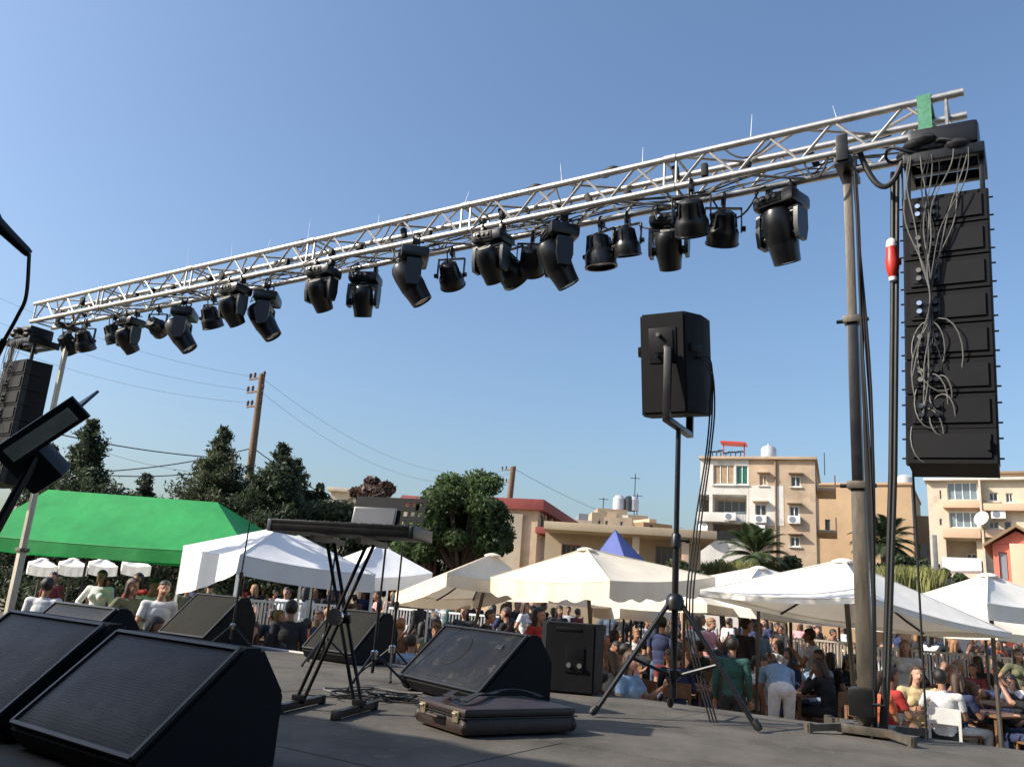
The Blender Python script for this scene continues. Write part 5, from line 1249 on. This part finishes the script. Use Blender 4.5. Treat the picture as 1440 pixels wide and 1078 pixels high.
    rm = ob.modifiers.new('r', 'REMESH'); rm.mode = 'VOXEL'; rm.voxel_size = .0105
    sm = ob.modifiers.new('s', 'SMOOTH'); sm.factor = .5; sm.iterations = 3
    dc = ob.modifiers.new('d', 'DECIMATE'); dc.ratio = detail
    dg = bpy.context.evaluated_depsgraph_get(); ev = ob.evaluated_get(dg); bm_ = bpy.data.meshes.new_from_object(ev)
    bpy.data.objects.remove(ob); bpy.data.meshes.remove(me)
    bm_.name = 'body_'+key; bm_.materials.clear()
    for k in ('skin_a', 'eye', 'lip'): bm_.materials.append(M_(k))
    bm_.shade_smooth()
    nv = len(bm_.vertices); co = np.empty(nv*3); bm_.vertices.foreach_get('co', co); co = co.reshape(-1, 3)
    no = np.empty(nv*3); bm_.vertices.foreach_get('normal', no); no = no.reshape(-1, 3)
    best = np.full(nv, 9.); lab = np.zeros(nv, int); tpar = np.zeros(nv); names = []
    rk = {'torso': .12, 'hip': .11, 'thigh': .07, 'head': .07}
    for i, (a, b, p) in enumerate(bones):
        names.append(p); a = np.array(a); b = np.array(b); ab = b-a; t = np.clip(((co-a)@ab)/(ab@ab), 0, 1)
        d = np.linalg.norm(co-(a+t[:, None]*ab), axis=1)-rk.get(p, .035)
        k = d < best; best[k] = d[k]; lab[k] = i; tpar[k] = t[k]
    part = np.array(names)[lab]
    hl = (co-np.array(H))@np.array(HM)                 # head-local
    inhead = np.linalg.norm(hl*np.array([1, .9, .8]), axis=1) < .14
    pol = [list(p.vertices) for p in bm_.polygons]
    for p in bm_.polygons:
        c = hl[list(p.vertices)].mean(0)
        for s in (-1, 1):
            if ((c[0]-s*.030)/.0115)**2+((c[2]-.006)/.0065)**2 < 1 and c[1] < -.055: p.material_index = 1
        if abs(c[0]) < .021 and abs(c[2]+.06) < .006 and c[1] < -.06: p.material_index = 2
    def sub(mask, off, name, extra=None):
        keep = [f for f in pol if mask[f].sum() >= max(2, len(f)-1)]
        idx = sorted({v for f in keep for v in f}); mp = {v: i for i, v in enumerate(idx)}
        mb = MB(); mb.add([co[v]+no[v]*off for v in idx], [[mp[v] for v in f] for f in keep])
        if extra: extra(mb)
        return mb.mesh(name+'_'+key, M_('cl_white'), 80, False)
    ish = lambda *a: np.isin(part, a)
    shirt = (ish('torso', 'neckbase') & ~inhead & ~(ish('neckbase') & (tpar > .75))) | (ish('uarm') & (tpar < .62)) | (ish('hip') & (tpar > .3))
    long_ = shirt | ish('uarm') | (ish('farm') & (tpar < .92))
    trous = ish('hip', 'thigh') | (ish('shin') & (tpar < .93)); shorts = ish('hip') | (ish('thigh')) | (ish('shin') & (tpar < .06))
    hair = inhead & ((hl[:, 2] > .058-.035*(hl[:, 1] > -.0)) | ((hl[:, 1] > .012) & (hl[:, 2] > -.055))) & ~((hl[:, 1] < -.055) & (hl[:, 2] < .072)) & ~((np.abs(hl[:, 0]) > .074) & (np.abs(hl[:, 2]) < .03))
    def longhair(mb):
        cap(mb, h(0, .05, .02), h(0, .085, -.17), .075, .055, 12)
        for s in (-1, 1): cap(mb, h(s*.062, .02, .03), h(s*.075, .035, -.15), .030, .026, 8)
    shoes = ish('foot') | (ish('shin') & (tpar > .97))
    TPL[key] = dict(body=bm_, tshirt=sub(shirt, .011, 'tshirt'), longsleeve=sub(long_, .011, 'longsleeve'), trousers=sub(trous, .013, 'trousers'), shorts=sub(shorts, .014, 'shorts'), hair=sub(hair, .013, 'hair', longhair if fm else None), shoes=sub(shoes, .006, 'shoes'), hand=J['wrR'])
for key, pose, fem, det in (('man_face', 'face', 0, .6), ('man_stand', 'stand', 0, .5), ('woman_stand', 'hips', 1, .5), ('man_phone', 'phone', 0, .5), ('man_walk', 'walk', 0, .5), ('man_sit', 'sit', 0, .5), ('woman_sit', 'sit_chin', 1, .5), ('man_lean', 'sit_back', 0, .5), ('woman_lean', 'sit_back', 1, .5), ('woman_arm', 'sit_arm', 1, .5), ('man_bend', 'bend', 0, .5)):
    make_person_meshes(key, pose, fem, det)
PERSONS = []
def person(key, x, y, face, shirt, legs='black', hair='hair_black', skin='skin_a', top='tshirt', bottom='trousers', scale=1.0, label=None, z=0.0, shoes=True):
    T = TPL[key]
    def part_(me, nm, mt, par=None):
        o = bpy.data.objects.new(nm, me); C.objects.link(o); o.material_slots[0].link = 'OBJECT'; o.material_slots[0].material = M_(mt)
        if par is not None: o.parent = par
        return o
    b = part_(T['body'], 'person', skin); b.location = (x, y, z); b.rotation_euler = (0, 0, face); b.scale = (scale,)*3
    part_(T[top], 'shirt' if top == 'tshirt' else 'long_sleeved_top', 'cl_'+shirt, b)
    part_(T[bottom], bottom, 'jeans' if legs == 'jeans' else 'cl_'+legs, b); part_(T['hair'], 'hair', hair, b)
    if shoes: part_(T['shoes'], 'shoes', 'cl_black' if random.random() < .6 else 'cl_white', b)
    b['category'] = 'person'; b['group'] = 'people in the crowd'
    act = {'man_face': 'standing', 'man_stand': 'standing', 'woman_stand': 'standing', 'man_phone': 'gesturing', 'man_walk': 'walking', 'man_bend': 'bending forward'}.get(key, 'sitting')
    hairw = {'hair_black': 'black', 'hair_brown': 'brown', 'hair_fair': 'fair'}[hair]; hl_ = 'long ' if 'woman' in key else 'short '
    PERSONS.append(dict(o=b, label=label, sh=shirt+', '+hl_+hairw+' hair,', base=f'person in {shirt} and {"jeans" if legs=="jeans" else legs+" "+bottom}, {hl_}{hairw} hair, {act}'))
    return b
def toward_cam(x, y): return math.atan2(y, x)-math.pi/2     # local -Y looks at the camera when the angle is 0 straight ahead
# ---- tables, chairs
mat('chair_wood', (.19, .095, .045), .55, 0, .3, 9, .15, 60); mat('plastic_white', (.72, .72, .70), .45, 0, .06, 5)
def chair_proto(mt, nm):
    t = thing(nm, 'x', 'chair')
    m = MB(); m.box((0, .02, .435), (.42, .42, .03), None, .01); m.build('seat', M_(mt), t)
    m = MB(); m.box((0, .235, .80), (.40, .025, .12), None, .008); m.box((0, .225, .62), (.36, .02, .06), None, .006); m.build('backrest', M_(mt), t)
    for sx in (-1, 1):
        m = MB(); m.bar((sx*.18, -.17, 0), (sx*.18, -.17, .42), .035); m.build('leg', M_(mt), t)
        m = MB(); m.bar((sx*.18, .22, 0), (sx*.18, .24, .86), .035); m.build('leg', M_(mt), t)
    return t
def table_proto(mt, nm):
    t = thing(nm, 'x', 'table')
    m = MB(); m.box((0, 0, .73), (.85, .85, .035), None, .01); m.build('tabletop', M_(mt), t)
    for sx in (-1, 1):
        for sy in (-1, 1): m = MB(); m.bar((sx*.36, sy*.36, 0), (sx*.36, sy*.36, .715), .045); m.build('leg', M_(mt), t)
    return t
PC = [chair_proto('chair_wood', 'wooden_chair'), chair_proto('plastic_white', 'plastic_chair')]; PCF = []
for mt_, nm_ in (('chair_wood', 'wooden_chair'), ('plastic_white', 'plastic_chair')):
    m = MB(); m.box((0, .02, .435), (.42, .42, .03)); m.box((0, .235, .76), (.40, .025, .2))
    for sx in (-1, 1): m.bar((sx*.18, -.17, 0), (sx*.18, -.17, .42), .035); m.bar((sx*.18, .22, 0), (sx*.18, .24, .86), .035)
    PCF.append(tag(m.build(nm_, M_(mt_)), 'x', 'chair'))
PT = [table_proto('chair_wood', 'wooden_table'), table_proto('plastic_white', 'plastic_table')]
used = {}
def put(proto, x, y, rz, label, group):
    o = proto if id(proto) not in used else copy_tree(proto)
    used[id(proto)] = 1; o.location = (x, y, 0); o.rotation_euler = (0, 0, rz); o['label'] = label; o['group'] = group; return o
COLS = ['white']*4+['black']*18+['navy']*8+['red']+['orange', 'light blue', 'maroon', 'maroon', 'maroon', 'olive', 'olive', 'pink', 'teal', 'brown', 'brown', 'brown', 'pale grey', 'pale grey']  # weighted to dark clothes, standing in for umbrella shade on the crowd
LEGS = ['black', 'black', 'navy', 'jeans', 'jeans', 'brown', 'white', 'olive']
def rnd_person(key, x, y, face, seat=False, **k):
    return person(key, x, y, face, random.choice(COLS), random.choice(LEGS), random.choice(['hair_black']*6+['hair_brown']*4+['hair_fair']), random.choice(['skin_a', 'skin_b', 'skin_b', 'skin_a']), 'longsleeve' if random.random() < .25 else 'tshirt', 'shorts' if random.random() < .25 else 'trousers', random.uniform(.93, 1.05), **k)
SITK = ['man_sit', 'woman_sit', 'man_lean', 'woman_lean', 'woman_arm', 'man_sit']; STK = ['man_stand', 'woman_stand', 'man_phone', 'man_walk', 'woman_stand']
occ = []
def free(x, y, r):
    for a, b, c in occ:
        if (a-x)**2+(b-y)**2 < (r+c)**2: return False
    return True
CHAIRS = []
def seat_person(key, x, y, face, kind, col=None, **k):
    p = person(key, x, y, face, **col, **k) if col else rnd_person(key, x, y, face, **k)
    o = put((PC if math.hypot(x, y) < 12.5 else PCF)[kind], x, y, face, 'x', 'wooden chairs in the crowd' if kind == 0 else 'plastic chairs in the crowd')
    CHAIRS.append((o, ('wooden' if kind == 0 else 'plastic')+' chair under person in '+PERSONS[-1]['sh'])); return p
# ---- people that the photograph singles out
def place(px, py, y): p = at(px, py, y); return p.x, p.y
x, y = place(226, 840, 12.3); person('man_face', x, y, toward_cam(x, y)+.15, 'white', 'teal', 'hair_black', 'skin_a', 'tshirt', 'shorts', 1.0, 'man in white T-shirt facing the stage below the green tent'); occ.append((x, y, .45))
x, y = place(65, 830, 11.9); person('man_stand', x, y, toward_cam(x, y)+math.pi-.3, 'white', 'teal', 'hair_black', 'skin_b', 'tshirt', 'trousers', .96, 'person in white shirt with back turned, right of the left tower'); occ.append((x, y, .5))
x, y = place(183, 840, 12.6); person('woman_stand', x, y, toward_cam(x, y)+.7, 'olive', 'black', 'hair_brown', 'skin_b', 'tshirt', 'trousers', 1., 'person in dark patterned top left of the man in white T-shirt'); occ.append((x, y, .4))
x, y = place(205, 850, 11.6); seat_person('woman_sit', x, y, toward_cam(x, y)+1.2, 0, dict(shirt='brown', legs='black', hair='hair_black', skin='skin_b'), label='hunched person sitting in front of the man in white T-shirt'); occ.append((x, y, .5))
x, y = place(212, 830, 14.2); person('man_phone', x, y, toward_cam(x, y)+.5, 'white', 'black', 'hair_black', 'skin_b', label='person in white standing behind the man in white T-shirt'); occ.append((x, y, .4))
x, y = place(408, 870, 11.2); person('man_stand', x, y, toward_cam(x, y)+math.pi, 'black', 'black', 'hair_black', 'skin_b', 'longsleeve', 'trousers', .93, 'person dressed in black with back turned, under the white gazebo'); occ.append((x, y, .4))
x, y = place(352, 870, 11.0); seat_person('woman_lean', x, y, toward_cam(x, y)-.4, 0, dict(shirt='navy', legs='black', hair='hair_brown', skin='skin_c'), label='person in navy top sitting by the leg of the white gazebo'); occ.append((x, y, .45))
x, y = place(745, 890, 10.6); person('man_bend', x, y, toward_cam(x, y)+math.pi*.62, 'pale grey', 'black', 'hair_black', 'skin_b', 'tshirt', 'trousers', .97, 'person in pale grey shirt leaning forward, behind the worn monitor'); occ.append((x, y, .5))
x, y = place(1098, 905, 12.2); person('man_bend', x, y, toward_cam(x, y)+math.pi+.15, 'light blue', 'white', 'hair_black', 'skin_b', 'tshirt', 'trousers', 1.0, 'person in white trousers bending over a table, back to the stage'); occ.append((x, y, .55))
x, y = place(1272, 890, 14.0); person('woman_stand', x, y, toward_cam(x, y), 'white', 'white', 'hair_fair', 'skin_c', 'tshirt', 'trousers', .95, 'red-haired person in white facing the stage under the tilted umbrella'); occ.append((x, y, .4))
x, y = place(1323, 925, 11.8); seat_person('man_lean', x, y, toward_cam(x, y)+math.pi, 1, dict(shirt='white', legs='black', hair='hair_black', skin='skin_b'), label='person in white shirt sitting with back to the stage on the right'); occ.append((x, y, .5))
x, y = place(1245, 935, 11.6); seat_person('man_sit', x, y, toward_cam(x, y)+2.2, 0, dict(shirt='red', legs='black', hair='hair_black', skin='skin_b'), label='person in red shirt sitting right of the right tower'); occ.append((x, y, .5))
x, y = place(1284, 930, 12.4); seat_person('woman_arm', x, y, toward_cam(x, y)+.3, 0, dict(shirt='yellow', legs='brown', hair='hair_brown', skin='skin_c'), label='person in pale yellow top sitting facing the stage beside the red shirt'); occ.append((x, y, .5))
x, y = place(1222, 945, 11.0); seat_person('woman_sit', x, y, toward_cam(x, y)+2.6, 0, dict(shirt='orange', legs='jeans', hair='hair_brown', skin='skin_a'), label='person in orange top sitting just right of the right tower'); occ.append((x, y, .5))
x, y = place(1030, 925, 11.2); person('man_stand', x, y, toward_cam(x, y)+math.pi, 'teal', 'black', 'hair_black', 'skin_b', 'longsleeve', 'trousers', .90, 'person in dark green top with back turned, right of the tripod'); occ.append((x, y, .45))
x, y = place(893, 925, 10.6); seat_person('woman_lean', x, y, toward_cam(x, y)+1.0, 0, dict(shirt='light blue', legs='jeans', hair='hair_brown', skin='skin_a'), label='person in light blue top sitting left of the tripod'); occ.append((x, y, .5))
x, y = place(758, 860, 13.5); person('woman_stand', x, y, toward_cam(x, y)+1.0, 'red', 'black', 'hair_black', 'skin_a', label='person in red top standing behind the black speaker box'); occ.append((x, y, .4))
x, y = place(1066, 870, 16.0); person('man_walk', x, y, toward_cam(x, y)+.6, 'light blue', 'black', 'hair_black', 'skin_a', label='person in light blue shirt walking far back, right of the tripod'); occ.append((x, y, .4))
# ---- the rest of the crowd at tables
def in_view(x, y, z=1.0):
    if y < 3: return False
    a, b = proj((x, y, z)); return -30 < a < 1475
def beyond_stage(x, y, d=4.2): return NRM.dot(V((x, y, 0))) > EDGE_N+d
random.seed(21)
tabs = []; tries = 0
while len(tabs) < 54 and tries < 9000:
    tries += 1
    yy = random.uniform(11.6, 25); px = random.uniform(330, 1460); p = at(px, 880, yy); x, y = p.x, p.y
    if px < 560 and yy < 15.5: continue
    if not beyond_stage(x, y) or not free(x, y, .92): continue
    occ.append((x, y, .92)); kind = 1 if random.random() < .1 else 0; rz = random.uniform(0, 1.5)
    tabs.append(put(PT[kind], x, y, rz, 'x', 'wooden tables in the crowd' if kind == 0 else 'plastic tables in the crowd'))
    for k in range(4):
        a = rz+k*math.pi/2+random.uniform(-.15, .15); r = .70; sx, sy = x+math.cos(a)*r, y+math.sin(a)*r
        seat_person(random.choice(SITK), sx, sy, a-math.pi/2, kind)
n = 0; tries = 0
while n < 130 and tries < 9000:
    tries += 1
    yy = random.uniform(13.5, 30); px = random.uniform(330, 1450); p = at(px, 880, yy); x, y = p.x, p.y
    if px < 560 and yy < 15: continue
    if not beyond_stage(x, y, 5) or not free(x, y, .2): continue
    occ.append((x, y, .25)); n += 1; rnd_person(random.choice(STK), x, y, random.uniform(0, 6.28))
for k in range(14):
    px = random.uniform(20, 320); yy = random.uniform(14.5, 22); p = at(px, 850, yy)
    if free(p.x, p.y, .22): occ.append((p.x, p.y, .25)); rnd_person(random.choice(STK), p.x, p.y, random.uniform(0, 6.28))
# labels: make each single out one
from collections import defaultdict
PLC = [(0, 330, 'below green tent'), (330, 480, 'below white gazebo'), (480, 640, 'behind the keyboard'), (640, 770, 'left of speaker box'), (770, 870, 'behind speaker box'), (870, 1010, 'behind the tripod'), (1010, 1185, 'left of tower'), (1185, 1300, 'right of tower'), (1300, 1500, 'at far right')]
ORD = ['first', 'second', 'third', 'fourth', 'fifth', 'sixth', 'seventh', 'eighth', 'ninth', 'tenth', 'eleventh', 'twelfth']
def where(o):
    c = proj(V(o.location)+UP*.9); return next((t for a, b, t in PLC if a <= c[0] < b), 'at edge')
def single_out(items):           # items: (object, base label)
    byl = defaultdict(list)
    for o, b in items: byl[b+' '+where(o)].append(o)
    for lb, os_ in byl.items():
        os_.sort(key=lambda o: o.location.y)
        for i, o in enumerate(os_): o['label'] = lb if len(os_) == 1 else lb+', '+ORD[min(i, 11)]+' row'
for r in PERSONS:
    if r['label']: r['o']['label'] = r['label']
single_out([(r['o'], r['base']) for r in PERSONS if not r['label']])
single_out([(o, ('brown wooden' if 'wooden' in o.name else 'white plastic')+' square table') for o in tabs])
single_out([(o, b) for o, b in CHAIRS])
# ---- barriers and a dark stall counter
def barrier(label, p, q, h, nbar, mt):
    p, q = V((p.x, p.y, 0)), V((q.x, q.y, 0)); t = thing('barrier_fence', label, 'fence', p, 0, 'white barred fences behind the crowd'); d = q-p
    m = MB(); m.bar(UP*h, d+UP*h, .045); m.bar(UP*.18, d+UP*.18, .045); m.build('rail', M_(mt), t)
    for i in range(nbar+1):
        u = d*(i/nbar); m = MB(); m.bar(u+UP*(0 if i % 8 == 0 else .18), u+UP*h, .045 if i % 8 == 0 else .028); m.build('bar', M_(mt), t)
barrier('white barred fence behind the crowd below the left cream umbrella', at(548, 850, 20), at(705, 860, 19), 1.45, 36, 'white')
barrier('pale barred fence behind the bending person in white trousers', at(1105, 885, 19), at(1215, 890, 18.5), 1.45, 24, 'wl_cream')
barrier('white barred fence further right behind the seated crowd', at(1225, 890, 18.5), at(1440, 900, 17.5), 1.4, 44, 'white')
barrier('white barred fence under the white gazebo', at(325, 850, 17), at(480, 850, 18), 1.45, 30, 'white')
x, y = place(142, 830, 13.4)
ct = thing('stall_counter', 'dark stall counter with black front panel under the green tent', 'counter', (x, y, 0), toward_cam(x, y)+.1)
m = MB(); m.box((0, 0, .62), (.92, .6, 1.24), None, .01); m.build('cabinet', M_('blackcab'), ct)
m = MB(); m.box((0, -.05, 1.262), (1.0, .75, .04), None, .008); m.build('worktop', M_('wood'), ct)
for s in (-1, 1): m = MB(); m.box((s*.225, -.307, .62), (.42, .02, 1.1), None, .006); m.build('door_panel', M_('blackpl_soft'), ct)
x, y = place(95, 835, 13.0)
bn = thing('stall_counter', 'low reddish brown bar counter left of the dark one', 'counter', (x, y, 0), toward_cam(x, y)+.1)
m = MB(); m.box((0, 0, .5), (1.0, .55, 1.0), None, .01); m.build('cabinet', M_('chair_wood'), bn); m = MB(); m.box((0, -.03, 1.02), (1.08, .66, .04), None, .008); m.build('worktop', M_('wood'), bn)
# drop pieces of furniture that were never set out
for pr in PC+PCF+PT:
    if id(pr) not in used:
        for ch in list(pr.children): bpy.data.objects.remove(ch)
        bpy.data.objects.remove(pr)
